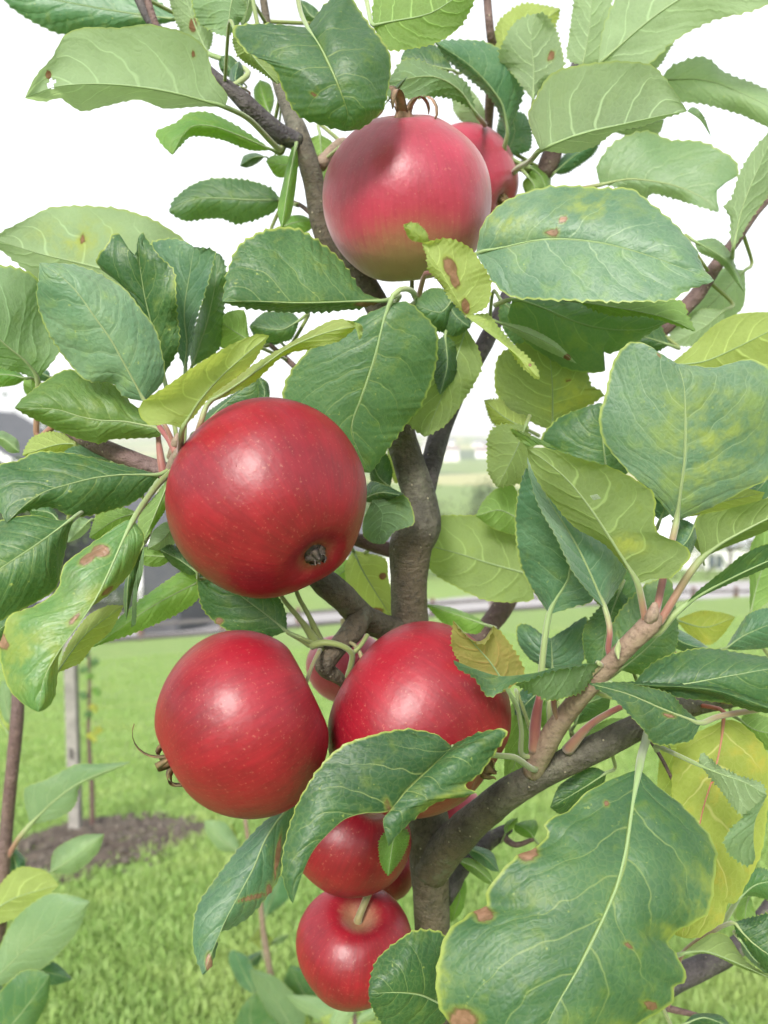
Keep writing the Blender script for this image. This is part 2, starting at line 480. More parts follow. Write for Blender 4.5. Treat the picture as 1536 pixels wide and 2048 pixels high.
foot = np.array([(trunk_foot.x, trunk_foot.y, trunk_foot.z + .35, .0095), (trunk_foot.x, trunk_foot.y, trunk_foot.z - .02, .0125)])
branch('trunk', [(520,-40,.42,14),(530,20,.42,16),(543,110,.412,19),(558,170,.406,26),(578,222,.40,34),(600,275,.393,42),(625,355,.39,44),(650,470,.388,46),(715,545,.388,52),(770,650,.388,56),(790,800,.385,62),(803,880,.384,66),
                 (835,980,.382,72),(843,1050,.38,84),(822,1090,.38,92),(818,1150,.38,82),(820,1230,.38,78),(835,1400,.382,76),(850,1560,.384,76),
                 (856,1660,.385,92),(858,1720,.385,84),(862,1800,.387,76),(866,1900,.39,76),(868,2048,.395,78)], BARK, sides=20, seed=1, step=.0022, end3d=foot)
branch('branch', [(845,1010,.384,42),(862,930,.395,46),(885,850,.405,44),(925,760,.41,40),(968,690,.415,36),(1010,600,.43,28),(1060,450,.45,24),(1085,345,.455,30),(1110,270,.46,24),(1150,130,.47,18)], BARK_DARK, seed=2)
branch('branch', [(862,1740,.383,80),(900,1690,.372,78),(950,1640,.36,72),(1020,1585,.35,66),(1100,1540,.345,60),(1190,1497,.342,58),(1275,1455,.342,56),(1340,1425,.345,52),(1400,1405,.35,48),(1470,1395,.36,40),(1580,1370,.38,34)], BARK, seed=3, sides=18, step=.0022)
branch('branch', [(1065,1545,.344,44),(1085,1500,.336,50),(1120,1445,.325,44),(1165,1388,.315,42),(1215,1335,.305,40),(1262,1285,.298,42),(1300,1248,.294,46),(1312,1228,.293,30)], BARK_WOOL, seed=4, step=.002, rough=.05)
branch('branch', [(800,1262,.378,60),(755,1250,.366,56),(715,1225,.356,58),(685,1195,.348,58),(655,1170,.345,60),(625,1145,.345,50),(570,1100,.35,44)], BARK, seed=5, step=.0018, rough=.10)
branch('branch', [(725,1225,.354,48),(705,1260,.345,50),(683,1285,.34,46),(660,1312,.335,44),(650,1335,.335,42),(672,1352,.338,30),(700,1375,.345,22),(730,1400,.352,18)], BARK, seed=6, step=.0016, rough=.13, freq=110)
branch('branch', [(940,1290,.455,46),(975,1255,.46,44),(1005,1215,.465,44),(1040,1150,.475,42),(1090,1050,.49,38),(1130,900,.50,34),(1160,760,.52,28),(1200,620,.54,24)], BARK_RED, seed=7)
branch('branch', [(598,285,.39,36),(560,268,.385,42),(520,235,.38,40),(485,200,.376,36),(440,160,.375,22),(400,125,.38,18),(340,80,.39,20),(300,40,.395,22),(270,-20,.40,22)], BARK_DARK, seed=8)
branch('twig', [(968,330,.495,20),(975,260,.49,20),(982,180,.47,22),(988,115,.45,22),(980,60,.435,18),(972,-30,.435,16)], BARK_RED, seed=10, step=.002)
branch('twig', [(1270,745,.44,24),(1300,690,.435,26),(1345,640,.43,30),(1392,592,.43,32),(1430,535,.43,28),(1468,485,.432,24),(1510,425,.435,20),(1560,370,.44,18)], BARK_RED, seed=11)
branch('twig', [(1270,745,.44,24),(1225,830,.45,24),(1190,940,.46,24),(1130,1060,.48,26)], BARK_RED, seed=12)
branch('branch', [(800,1105,.385,34),(740,1088,.385,30),(640,1050,.375,30),(520,990,.352,32),(420,960,.335,34),(340,945,.325,38),(260,918,.328,38),(190,888,.335,36),(150,868,.345,26),(115,845,.355,16)], BARK_RED, seed=13)
branch('branch', [(345,945,.322,34),(358,915,.312,36),(366,900,.306,26)], BARK_WOOL, seed=14, step=.002)
branch('branch', [(1330,1968,.42,58),(1390,1940,.425,50),(1450,1912,.43,46),(1500,1868,.435,40),(1560,1790,.44,34)], BARK_DARK, seed=15)
branch('branch', [(880,1790,.395,60),(920,1730,.41,50),(965,1690,.42,40),(1000,1668,.425,30),(1020,1655,.428,20)], BARK_DARK, seed=16, rough=.1)
branch('twig', [(1000,1668,.424,16),(1030,1690,.418,12),(1068,1678,.414,9)], BARK_RED, seed=17, step=.002)
branch('twig', [(315,60,.392,16),(298,10,.394,15),(285,-40,.396,15)], BARK_RED, seed=18, step=.002)
branch('twig', [(1300,1480,.335,8),(1325,1520,.33,8),(1345,1560,.328,7)], BARK_RED, seed=19, step=.002)
branch('twig', [(1306,2010,.40,14),(1350,2020,.40,14),(1400,2032,.40,10)], BARK_RED, seed=20, step=.002)
branch('branch', [(1085,350,.452,34),(1100,320,.45,40),(1115,290,.452,30)], BARK_RED, seed=21, step=.002)
branch('branch', [(640,330,.392,30),(665,300,.40,24),(690,290,.41,30),(720,330,.42,20)], BARK_WOOL, seed=22, step=.002, rough=.14)
branch('twig', [(625,430,.39,10),(600,410,.40,9),(565,398,.415,8)], BARK_RED, seed=23, step=.002)
branch('twig', [(650,790,.40,12),(575,720,.405,12),(540,690,.41,10)], BARK_RED, seed=24, step=.002)

# ------------------------------------------------------------------ leaves
def pts(s):
    return [tuple(float(q) for q in w.split(',')) for w in s.split()] if isinstance(s, str) else s

NT_, NU_ = 66, 8
def leaf_patch(side, mid, A, B, d, ca, cb, tooth, wave, puff, seed):
    lr = random.Random(seed)
    mid = pts(mid); n = NT_ + 1
    M = spline(mid, n)
    t = np.linspace(0, 1, n)
    d0, d1, d2 = d if isinstance(d, (tuple, list)) else (d, d, d)
    dm = (1-t)*(1-t)*d0 + 2*t*(1-t)*(2*d1 - .5*(d0+d2)) + t*t*d2
    V, uv, Fs, edge_ids = [], [], [], []
    def half(E, c, sgn):
        E = pts(E)
        if math.dist(E[0], mid[0]) > 3: E = [mid[0]] + list(E)
        if math.dist(E[-1], mid[-1]) > 3: E = list(E) + [mid[-1]]
        Q = spline(E, n)
        # teeth along the rim
        tg = np.gradient(Q, axis=0); tg /= np.linalg.norm(tg, axis=1, keepdims=True) + 1e-9
        nr = np.stack([tg[:, 1], -tg[:, 0]], 1)
        outw = Q - M
        nr *= np.where((nr * outw).sum(1, keepdims=True) < 0, -1, 1)
        saw = np.array([(0, .5, 1.0)[i % 3] for i in range(n)]) * np.array([.25 + .95*lr.random() for _ in range(n)])
        env = np.minimum(1, np.minimum(t / .12, (1 - t) / .04)).clip(0)
        Q = Q + nr * (saw * env * tooth)[:, None]
        f1, f2, p1, p2 = lr.uniform(2, 4), lr.uniform(5, 8), lr.uniform(0, 6), lr.uniform(0, 6)
        wv = wave * (np.sin(t*f1*math.pi + p1) + .6*np.sin(t*f2*math.pi + p2)) * env
        us = np.linspace(0, 1, NU_ + 1)
        us = np.r_[us[:-1], .965, 1.0]
        rows = []
        wid = np.linalg.norm(Q - M, axis=1) / F * d1
        for u in us:
            q = M * (1-u) + Q * u
            dep = dm + c * np.sin(np.pi * np.clip(t, .02, .98))**.7 * u**1.6 + wv * u**2
            phs = (t - .30 * u**1.35) * 6.6
            bul = .6 * puff * np.abs(np.sin(np.pi * phs)) * math.sin(math.pi * min(1, u*1.02))**.8 * env
            bul = bul + puff * .9 * math.sin(math.pi * u)**1.0 * env
            dep = dep - bul * (1 if side == 'T' else -1) * np.minimum(1, wid / .012)
            rows.append(np.column_stack([q, dep]))
        b = len(V)
        for ui, u in enumerate(us):
            V.extend(rows[ui].tolist())
            uv.extend([(sgn * u, tt) for tt in t])
        k = len(us)
        for ui in range(k - 1):
            for i in range(n - 1):
                Fs.append((b + ui*n + i, b + ui*n + i + 1, b + (ui+1)*n + i + 1, b + (ui+1)*n + i))
        return b
    if A is not None: half(A, ca, -1.0)
    if B is not None: half(B, cb, 1.0)
    V = np.array(V)
    # orient every half so that the wanted side looks at the camera
    out = []
    wantpos = (side == 'T')
    nh = (NU_ + 1) * (n - 1)
    for h in range(0, len(Fs), nh):
        blk = Fs[h:h+nh]
        ar = 0.0
        for f in blk[::7]:
            q = V[list(f)][:, :2]
            x, y = q[:, 0], -q[:, 1]
            ar += (x * np.roll(y, -1) - y * np.roll(x, -1)).sum()
        front = ar > 0       # counter-clockwise seen by the camera
        out += blk if front == wantpos else [tuple(reversed(f)) for f in blk]
    return V, uv, out, np.column_stack([M, dm])

leaf_no = [0]
def L(side, mat, d, mid, A, B=None, ca=None, cb=None, pet=None, pw=11, pm='green', extra=(), blem=(), yel=(), tooth=4.0,
      wave=.0012, puff=.0007, rib=True, parent=None, wt=1.0, ribm=None, holes=()):
    leaf_no[0] += 1
    seed = leaf_no[0]
    lr = random.Random(seed * 77)
    par = parent or tree
    if ca is None: ca = lr.uniform(.002, .010)
    if cb is None: cb = lr.uniform(.002, .010)
    patches = [(side, mid, A, B, d, ca, cb)] + list(extra)
    AV, AUV, AF = [], [], []
    base_mid = None
    for (sd, md, a, b, dd, c1, c2) in patches:
        V, uv, Fs, MD = leaf_patch(sd, md, a, b, dd, c1, c2, tooth, wave, puff, seed * 13 + len(AV))
        n0 = len(AV)
        AV += V.tolist(); AUV += uv; AF += [tuple(i + n0 for i in f) for f in Fs]
        if base_mid is None: base_mid = MD
    PX = np.array(AV)
    if holes:
        cen = np.array([PX[list(f)][:, :2].mean(0) for f in AF])
        kp = np.ones(len(AF), bool)
        for (hx_, hy_, ha, hb) in holes: kp &= np.hypot((cen[:, 0]-hx_)/ha, (cen[:, 1]-hy_)/hb) > 1
        AF = [f for f, k_ in zip(AF, kp) if k_]
    P3 = Wn(PX)
    org = Wn(base_mid[0])
    me = bpy.data.meshes.new('leaf')
    me.from_pydata((P3 - org).tolist(), [], AF)
    me.materials.append(LM[mat])
    me.polygons.foreach_set('use_smooth', [True] * len(me.polygons))
    lay = me.uv_layers.new(name='UVMap')
    li = np.empty(len(me.loops), dtype=np.int32); me.loops.foreach_get('vertex_index', li)
    lay.data.foreach_set('uv', np.array(AUV, dtype=np.float32)[li].ravel())
    for nm, src in (('blemish', blem), ('yellowing', yel)):
        at = me.attributes.new(nm, 'FLOAT', 'POINT')
        val = np.zeros(len(PX))
        for (bx, by, br, *rest) in src:
            ry = rest[0] if rest else br
            ang = rest[1] if len(rest) > 1 else 0.0
            ddx, ddy = PX[:, 0] - bx, PX[:, 1] - by
            ca_, sa_ = math.cos(R(ang)), math.sin(R(ang))
            q = np.hypot((ddx*ca_ + ddy*sa_) / br, (-ddx*sa_ + ddy*ca_) / ry)
            val = np.maximum(val, np.clip(1 - q * .5, 0, 1))
        at.data.foreach_set('value', val.astype(np.float32))
    me.update()
    ob = link('leaf', me, par, Vector(org) - par.location)
    # petiole running on as the midrib
    auto = False
    if pet is None:
        m0, m1 = base_mid[0], base_mid[6]
        dr = (m0[:2] - m1[:2]); dr = dr / (np.linalg.norm(dr) + 1e-6) * 20
        pet = [(m0[0] + dr[0], m0[1] + dr[1], m0[2] + .006)]
        auto = True
    else:
        pet = [q if len(q) == 3 else (*q, base_mid[0][2]) for q in (pts(pet) if isinstance(pet, str) else pet)]
    path = [np.array(q, float) for q in reversed(pet)] + [base_mid[0]]
    if rib:
        path += [base_mid[int(NT_ * f)] for f in (.12, .25, .4, .55, .7, .85, .97)]
    path = np.array(path)
    P = Wn(path)
    npet = len(pet)
    if par.name in WOODPTS:                       # let the stalk grow out of the nearest wood
        wood = np.vstack(WOODPTS[par.name])
        dv = np.linalg.norm(wood - P[0], axis=1); k0 = int(dv.argmin())
        if dv[k0] < (.042 if auto else .03) * max(1, P[0][1] / .6):
            P = np.vstack([wood[k0], P]); path = np.vstack([path[0], path]); npet += 1
    rr = []
    for i in range(len(path)):
        w = pw * .43 / F * path[i, 2] * (.75 if auto else 1)
        if i <= npet: f = 1.15 - .25 * i / max(1, npet)
        else: f = (.46, .37, .30, .24, .18, .12, .07)[i - npet - 1]
        rr.append(w * f)
    al = [i / max(1, npet) if i <= npet else 1.0 + .08 * (i - npet) for i in range(len(path))]
    S = spline(np.column_stack([P, rr, al]), 30 if rib else 14)
    Vt, Ft = tube(S[:, :3], S[:, 3], 7)
    pme = mesh_from('petiole', [Vector(v) - Vector(org) for v in Vt], Ft, [SM[pm]])
    at = pme.attributes.new('along', 'FLOAT', 'POINT')
    at.data.foreach_set('value', np.r_[np.repeat(S[:, 4], 7), S[0, 4], S[-1, 4]].astype(np.float32))
    pe = link('petiole', pme, ob)
    return ob

# ---- top left
L('T','blue',.42,'360,40 230,22 110,0 0,-22','250,62 130,68 70,45 20,12','250,-45 120,-75')
L('U','pale',(.335,.315,.30),'450,214 420,205 330,182 250,171 180,168 115,172 50,196','455,190 425,150 412,100 380,70 330,55 290,48 240,56 170,55 130,70 105,115 70,155',
  '390,213 330,217 275,199 210,212 165,222 135,206 120,196 85,203',ca=-.004,cb=.012,pet=[(500,240,.35),(560,300,.385)],pw=13,pm='pale',blem=[(385,112,5),(96,150,5,8)],holes=[(103,168,7,10)],tooth=2)
L('T','fresh',(.385,.37,.36),'545,300 480,272 425,252 375,256 345,310','470,250 420,226 378,226 352,246 312,264 325,290','500,300 440,278 385,272 362,290',tooth=2.5)
L('T','mid',.425,'562,400 500,400 430,396 380,400 338,424','540,376 500,362 430,357 385,370 350,398','545,425 480,447 445,437 410,437 370,441',pet=[(595,410,.40)])
L('T','dark',.43,'530,313 505,315 480,332','510,306 488,312','515,326 495,335',tooth=1.5,pw=6)
L('T','fresh',.405,'605,322 570,330 532,322','575,312 545,312','580,352 552,352',tooth=2,pw=7)
L('T','fresh',(.385,.375,.365),'592,290 578,360 563,458','582,300 566,365 555,420','596,320 592,370 582,430',tooth=.5,pw=14,pm='pale')
L('U','fresh',.42,'640,268 645,330 655,405','612,285 618,330 635,380','668,290 672,340',tooth=2)
L('T','mid',(.315,.30,.31),'615,55 640,92 660,132 680,180 695,225 690,263','560,50 505,48 465,58 490,100 545,132 565,175 600,232','650,10 690,-18 730,38 775,98 781,140 766,215 725,254',
  ca=.006,cb=.010,pet=[(600,20,.34),(590,-40,.37)],puff=.0018,wave=.003,blem=[(630,184,5,8)])
L('U','olive',.335,'470,62 512,120 556,168','500,70 545,110 568,150','466,85 480,116 520,142',tooth=5)
L('U','fresh',(.33,.325,.33),'745,50 810,38 865,25 955,-35','775,98 840,93 885,79 922,50 945,8','750,0 800,-50 880,-75',pet=[(735,10,.345),(725,-40,.36)],pm='pale')
L('U','mid',.385,'470,-25 460,20 455,73','388,-10 396,42 425,62','492,15 476,50')
L('U','pale',.40,'415,107 390,50 365,-25','380,95 352,40 340,-5','425,70 405,10',pet=[(455,122,.395),(497,146,.38)],pm='pale',pw=13,blem=[(386,50,6,12)])
L('T','dark',.385,'480,160 462,140 443,112','450,150 438,130','478,130 462,112',tooth=2,pw=6)
L('U','pale',.40,'500,-30 497,10 485,55','478,0 474,25','505,20 498,40',tooth=1,pet=[(520,70,.40)])
L('T','blue',.375,'485,175 470,160 478,122','460,160 462,138','488,150 484,130',tooth=1,pw=7,pm='pink')
L('T','fresh',.415,'540,230 525,190 520,160','515,215 508,180','548,200 540,170',tooth=2)
L('T','mid',.42,'640,40 620,30 600,0','625,50 600,35','635,20 615,5',tooth=1)
# ---- top right
L('U','pale',(.335,.325,.315),'1080,300 1160,268 1240,250 1320,232 1374,222','1060,250 1058,225 1075,190 1100,150 1150,132 1230,123 1300,130 1332,160 1357,196','1140,306 1190,291 1230,264 1290,250 1340,232',
  ca=-.004,cb=.012,pet=[(1060,322,.36),(1035,337,.42),(1005,362,.49)],pm='pale',pw=14,tooth=3,extra=[('T','1374,222 1400,240 1421,272','1388,215 1406,232',None,(.315,.318,.322),0,0)])
L('T','pale',(.43,.42,.41),'1200,370 1260,358 1340,369 1400,392 1437,424','1195,330 1231,284 1290,262 1340,281 1402,284 1465,317 1475,350 1435,379','1231,373 1286,395 1311,387 1388,409',pet=[(1140,380,.445)],pm='brown',wave=.003)
L('U','pale',(.40,.385,.37),'1195,132 1250,82 1310,32 1400,-22 1600,-70','1210,50 1260,-40 1400,-110','1290,131 1345,83 1420,42 1536,8',cb=.004,pet=[(1165,180,.43)])
L('U','pale',.41,'1165,132 1180,50 1186,-40','1135,115 1141,60 1154,-20','1203,115 1216,50 1222,-20')
L('U','pale',.425,'1205,128 1280,130 1350,80','1220,100 1290,90','1260,150 1310,140')
L('T','pale',(.425,.415,.41),'1320,160 1420,162 1536,212 1600,250','1345,132 1399,114 1425,124 1452,147 1536,182','1355,199 1413,208 1486,230 1545,256')
L('U','pale',.405,'1066,200 1068,140 1062,80 1070,28','1030,152 1000,120 1005,90 1030,45','1100,152 1127,130 1112,62 1090,30',blem=[(1102,112,5,10,20)],tooth=6,wave=.003)
L('U','yellow',.435,'1000,130 1040,75 1120,18','985,90 1000,40 1050,8','1030,110 1080,90 1110,50',tooth=6)
L('T','blue',(.425,.41,.40),'1015,268 1003,205 945,135 868,82','1045,190 1050,130 1020,108 960,82','985,200 930,150 895,118',pet=[(1012,310,.435)],pm='pale')
L('T','dark',.43,'905,140 860,130 803,115','885,100 845,85 815,95','880,150 840,160 806,155')
L('U','mid',(.40,.385,.385),'952,228 915,176 860,152 775,165','932,166 882,139 812,118','925,205 880,192 828,197 773,191',pet=[(970,250,.43)],pm='pink',tooth=5)
L('U','pale',.435,'965,258 940,220 905,185','940,255 910,225','968,220 940,180')
L('T','mid',.36,'765,216 790,180 815,153','772,205 792,172','770,210 800,176',tooth=.5,pw=9,pm='pale')
L('T','blue',.44,'1013,312 1030,262 1018,219','995,280 998,240','1058,300 1062,262 1050,230',pm='pale')
L('T','blue',.45,'1107,347 1150,310 1200,282','1120,320 1160,285','1135,345 1185,310')
L('U','fresh',.44,'1055,352 1070,375 1060,405','1045,370','1092,372 1085,395',tooth=1)
L('U','pale',.45,'1225,262 1280,255 1328,240','1240,240 1290,228','1260,272 1315,268',tooth=2)
L('T','fresh',.445,'1060,335 1080,350 1100,392','1070,330 1100,345','1055,360 1075,385',tooth=1)
# ---- big leaf right of the upper apple and its neighbours
L('T','painted_sheen',(.335,.315,.305),'952,507 1035,489 1100,477 1200,485 1300,512 1428,561','965,450 1000,410 1060,382 1130,372 1210,378 1262,378 1310,415 1350,450 1385,490 1405,535','985,560 1020,592 1080,598 1150,600 1250,603 1340,599 1372,580 1400,571',
  ca=.010,cb=-.006,pet=[(930,540,.35),(900,590,.375)],pm='pale',blem=[(1105,468,14,6,10),(1125,440,9,6,-30)],yel=[(1010,440,40,45),(1190,410,60,25)],puff=.0013,tooth=5)
L('T','mid',(.36,.365,.365),'1025,598 1080,612 1130,636 1200,656 1280,660 1340,640','1018,640 1060,692 1130,736 1170,744 1208,741 1197,702 1222,706 1272,682','1120,588 1250,590 1330,615',pet=[(990,610,.37)],pm='pale',ca=.012,tooth=3)
L('U','fresh',(.36,.352,.345),'1150,602 1250,618 1330,635 1391,663','1220,630 1290,632 1343,647','1270,598 1360,602 1375,633',tooth=5)
L('U','yellow',(.292,.288,.29),'934,634 905,585 880,540 845,487','900,597 884,568 858,540 854,512','974,611 981,564 960,524 938,495 898,478 865,482',ca=.003,cb=-.006,
  pet=[(925,615,.296),(890,573,.298),(868,546,.302),(850,548,.306),(838,590,.33)],pw=11,pm='pink',rib=False,
  extra=[('T','850,486 832,470 807,449','821,478 812,462','857,484 850,462 832,447',(.291,.287,.285),.002,.003),
         ('T','931,632 990,676 1040,716 1080,755','1010,690 1037,725 1072,757','975,629 996,654 1026,688 1068,728',(.290,.288,.285),.004,.004)],
  blem=[(900,535,10,20,-25),(910,560,7,18,-20),(931,612,7,14,-15),(1060,730,3)],tooth=4)
L('T','mid',.35,'905,600 880,625 830,610','895,655 865,662 840,640','890,580 862,577 835,595',tooth=3)
L('T','mid',.352,'895,600 910,630 940,655','875,640 885,665 912,672','925,615 940,635',tooth=3)
L('U','pale',(.355,.35,.345),'990,642 1053,666 1107,692 1153,727','1040,672 1095,702','1055,655 1110,684',tooth=1.5,blem=[(1135,715,6)])
L('T','mid',.385,'1000,598 1040,640 1110,745','1000,640 1030,690','1080,640 1120,690',tooth=3)
L('T','mid',(.33,.335,.35),'779,608 764,652 750,714 723,794 702,863 740,946','720,636 640,682 590,732 565,792 590,850 650,920','814,604 850,633 874,666 872,728 861,768 839,816 803,859 770,905',
  ca=.008,cb=.008,pet=[(785,592,.328),(803,578,.332),(824,582,.345),(832,605,.37)],pm='pale',pw=13,puff=.0011,tooth=4)
L('T','dark',(.345,.33,.32),'770,601 700,603 600,606 500,602 445,604','740,592 718,578 680,520 625,475 580,455 530,462 480,490 457,540','720,616 640,623 560,623 480,613',ca=.008,cb=.012,pet=[(800,592,.36)],
  blem=[(740,606,26,5,-8)],tooth=5,puff=.0011)
# ---- left upper cluster
L('U','yellow',(.283,.274,.27),'365,857 398,803 440,755 490,710 538,671','335,848 300,849 279,830 285,805 335,772 394,730 456,693 510,670','388,832 424,789 474,753 500,731 512,716',ca=-.006,cb=.006,pet=[(362,880,.29),(360,905,.305)],pw=15,pm='pink',tooth=2.5)
L('U','yellow',(.298,.274,.267),'415,808 500,752 570,700 650,665 722,652','420,788 500,735 577,688 657,644 690,640','500,769 566,711 612,699 676,682 705,660',pet=[(400,850,.295),(388,885,.305)],pm='pink',pw=14,tooth=2.5,
  extra=[('T','690,640 710,655 718,680','722,650 724,668',None,(.267,.266,.266),0,0)])
L('T','painted_sheen',(.31,.298,.292),'290,803 252,734 219,675 182,624 146,573 109,544 79,526','248,793 226,767 171,760 146,735 120,702 91,654 74,600 78,556','328,759 324,708 310,657 277,613 248,577 200,548 146,529',ca=.008,cb=.010,pet=[(330,850,.31),(352,900,.312)],pm='pink',tooth=3)
L('T','olive',(.318,.312,.305),'316,857 252,843 182,839 109,818 29,816','317,873 226,878 193,886 128,866 73,840','314,838 262,807 237,774 146,740 106,752 47,796',cb=.010,pet=[(340,885,.315),(352,915,.318)],pm='pink',tooth=2.5,puff=.0013)
L('U','mid',(.35,.335,.325),'75,758 55,726 0,680 -70,600','105,722 118,695 85,640 75,560 44,540 0,532 -60,540','30,741 0,733 -60,700 -90,640',pet=[(76,800,.355),(74,875,.36)],pm='pink',pw=14)
L('T','fresh',.365,'52,757 20,750 -40,748','25,736 -10,728','30,770 -10,772',tooth=2)
L('T','blue',.375,'100,755 80,745 40,735','95,742 60,732','90,762 60,755',tooth=2)
L('U','fresh',.38,'70,800 62,770 65,752','50,785 48,760','82,780 80,758',tooth=2,pw=7)
L('U','pale',(.375,.37,.36),'345,566 250,552 182,532 73,506 -18,476','400,520 365,478 310,442 248,420 179,413 102,416 47,442','250,592 150,588 73,556 36,526 0,498',blem=[(165,476,6,8)],yel=[(150,480,60,30)],pet=[(380,620,.38)])
L('T','dark',(.34,.332,.325),'327,752 308,668 290,596 279,525 276,482','305,690 255,584 207,542 193,520 212,492 233,466 256,496 270,516','357,690 352,620 348,545 320,515 300,488 283,466',ca=.004,cb=-.004,puff=.0022,wave=.003,pet=[(345,830,.33),(355,890,.318)],yel=[(350,560,6,40)])
L('T','blue',(.355,.35,.345),'371,740 374,680 368,622 380,545 388,494','350,684 340,604 320,542 303,487 350,478','382,690 392,640 410,582 425,530 428,502',ca=.004,cb=-.006,pet=[(370,800,.345),(368,880,.325)])
L('T','mid',.36,'383,735 412,652 428,582 440,508','380,690 395,640 415,560 424,508','437,698 446,634 452,552 448,524',wave=.003)
L('U','fresh',.37,'500,682 465,660 440,644','470,700 437,690','496,664 488,622 455,625',tooth=2)
L('T','dark',.41,'563,686 535,672 498,652','545,690 515,682','555,660 533,650',pet=[(580,705,.41)],tooth=2,pw=7)
L('T','mid',.335,'396,862 445,812 514,757','412,828 470,786','430,845 500,815 516,790',tooth=2.5)
L('T','dark',.35,'520,815 530,785 516,752','508,800 508,770','538,800 536,768',tooth=2,pw=6)
L('U','fresh',.38,'420,735 410,770 395,800','390,745 385,780','450,740 440,780',tooth=2)
L('T','mid',.39,'600,640 560,660 500,650','580,625 530,625','580,680 530,680',tooth=2)
L('T','fresh',.41,'560,455 590,445 625,440','575,435 600,430','590,470 620,460',tooth=2)
# ---- left middle cluster
L('T','dark',(.315,.30,.29),'319,949 219,951 146,966 73,991 13,1046','255,933 146,908 73,904 36,922 0,930 -25,975 0,1022','292,984 255,1010 175,1031 135,1029 106,1014 66,1018 29,1032',ca=.006,cb=.008,pet=[(345,935,.318)],tooth=3)
L('T','blue',.335,'255,932 190,915 110,915','200,894 150,892','200,935 150,930',tooth=2)
L('U','yellow',.345,'180,890 120,888 45,910','120,866 87,866 60,880','120,915 70,918',tooth=3)
L('T','pale',.37,'-20,870 10,880 40,905','5,862 35,880','0,890 20,905',tooth=1)
L('T','dark',(.295,.282,.28),'149,1034 80,1084 0,1137 -70,1190','120,1041 73,1031 20,1036 -40,1060 -80,1120','136,1072 125,1126 113,1174 87,1196 29,1226 -30,1250',ca=.008,cb=.010,pet=[(170,1020,.31),(200,1000,.33)],pm='pale',tooth=1.5,puff=.0014)
L('T','specked',(.285,.27,.262),'266,1040 233,1108 204,1177 160,1245 109,1315 87,1360 77,1424','251,1041 219,1062 175,1094 128,1130 116,1178 73,1211 18,1232 7,1268 -2,1295 8,1350 24,1386 55,1413','288,1068 281,1101 262,1144 226,1182 164,1230 128,1288 115,1322 116,1335 110,1390 95,1415',
  ca=.004,cb=.010,pet=[(285,1010,.293),(315,970,.305),(347,940,.316)],pw=15,pm='green',tooth=2,puff=.0012,blem=[(203,1102,15,11,0),(175,1118,17,7,-35),(6,1285,8,14),(215,1182,12,4,-40),(150,1240,16,3,-50)],yel=[(40,1290,50,70),(15,1340,30,60),(112,1340,20,90),(170,1215,90,18,-40)])
L('U','yellow',.292,'113,1346 170,1270 247,1211','139,1284 175,1233 215,1212','160,1325 184,1294 221,1262',tooth=2)
L('T','fresh',(.345,.338,.33),'404,1160 300,1215 186,1294','394,1148 368,1141 328,1166 277,1203 211,1261','397,1196 357,1226 277,1262 226,1280',ca=.006,cb=.006,tooth=3)
L('T','dark',.312,'288,1088 258,1150 253,1240','255,1144 247,1199','275,1140 262,1195',tooth=1,extra=[('U','288,1092 268,1170 262,1255',None,'286,1140 274,1190 272,1245',.311,0,0)])
L('U','fresh',(.318,.312,.31),'345,945 320,1005 286,1086','317,984 277,1036','342,985 334,1014',tooth=2,pet=[(350,935,.315)])
L('U','pale',.33,'350,1050 325,1080 295,1098','330,1045 305,1065','352,1082 330,1100',tooth=2)
L('U','fresh',.345,'275,1025 230,1040 178,1075','240,1015 195,1030','260,1060 200,1078',tooth=3)
L('U','fresh',.335,'350,1115 310,1112 275,1112','320,1098 290,1095','320,1132 290,1130',tooth=2)
L('T','dark',.33,'395,1145 360,1120 320,1100','370,1102 340,1090','380,1150 345,1130',tooth=3)
L('T','mid',.35,'120,1045 100,1025 60,1020','100,1010 75,1005','105,1060 70,1050')
L('T','pale',.36,'180,1040 150,1070 135,1085','160,1035 140,1055','180,1055 160,1075',tooth=1)
L('T','mid',.31,'-30,1240 -5,1260 20,1240','0,1225 15,1228','0,1300 15,1270',tooth=1)
L('T','dark',(.33,.335,.34),'574,1263 526,1224 480,1190 425,1140','570,1222 552,1190 490,1150','510,1280 445,1254 405,1216 395,1155',ca=.004,cb=.004,pet=[(600,1275,.328),(632,1290,.332)],pw=10,blem=[(438,1242,7,6)],tooth=3)
# ---- right cluster
L('T','painted_sheen',(.318,.308,.305),'1353,1040 1362,975 1370,909 1370,800 1366,760 1355,728','1344,1033 1311,993 1253,939 1209,884 1198,836 1211,791 1227,724 1256,687 1289,687 1322,708','1413,1019 1486,982 1545,946 1570,850 1560,760 1525,727 1492,719 1430,735 1390,732',
  ca=.004,cb=.006,pet=[(1348,1065,.316),(1330,1140,.305),(1312,1225,.296)],pw=17,pm='pink',tooth=2,blem=[(1300,714,3,4),(1318,712,3,4)],yel=[(1420,890,90,110)])
L('U','olive',(.288,.278,.272),'1275,1166 1253,1128 1220,1077 1180,1015 1122,946 1054,896','1282,1165 1304,1157 1341,1155 1362,1135 1382,1110 1362,1088 1315,1066 1308,1033 1311,1008 1300,979 1231,939 1158,917 1096,897','1242,1124 1209,1088 1151,1055 1115,1015 1082,971 1063,935',
  ca=-.004,cb=.008,pet=[(1283,1200,.291),(1292,1250,.294)],pw=17,pm='pink',extra=[('T','1054,896 1080,890 1120,900','1020,858 1050,868 1078,878',None,(.272,.272,.274),0,0)],yel=[(1255,1085,26,22)],holes=[(1193,992,9,7)],tooth=2.5)
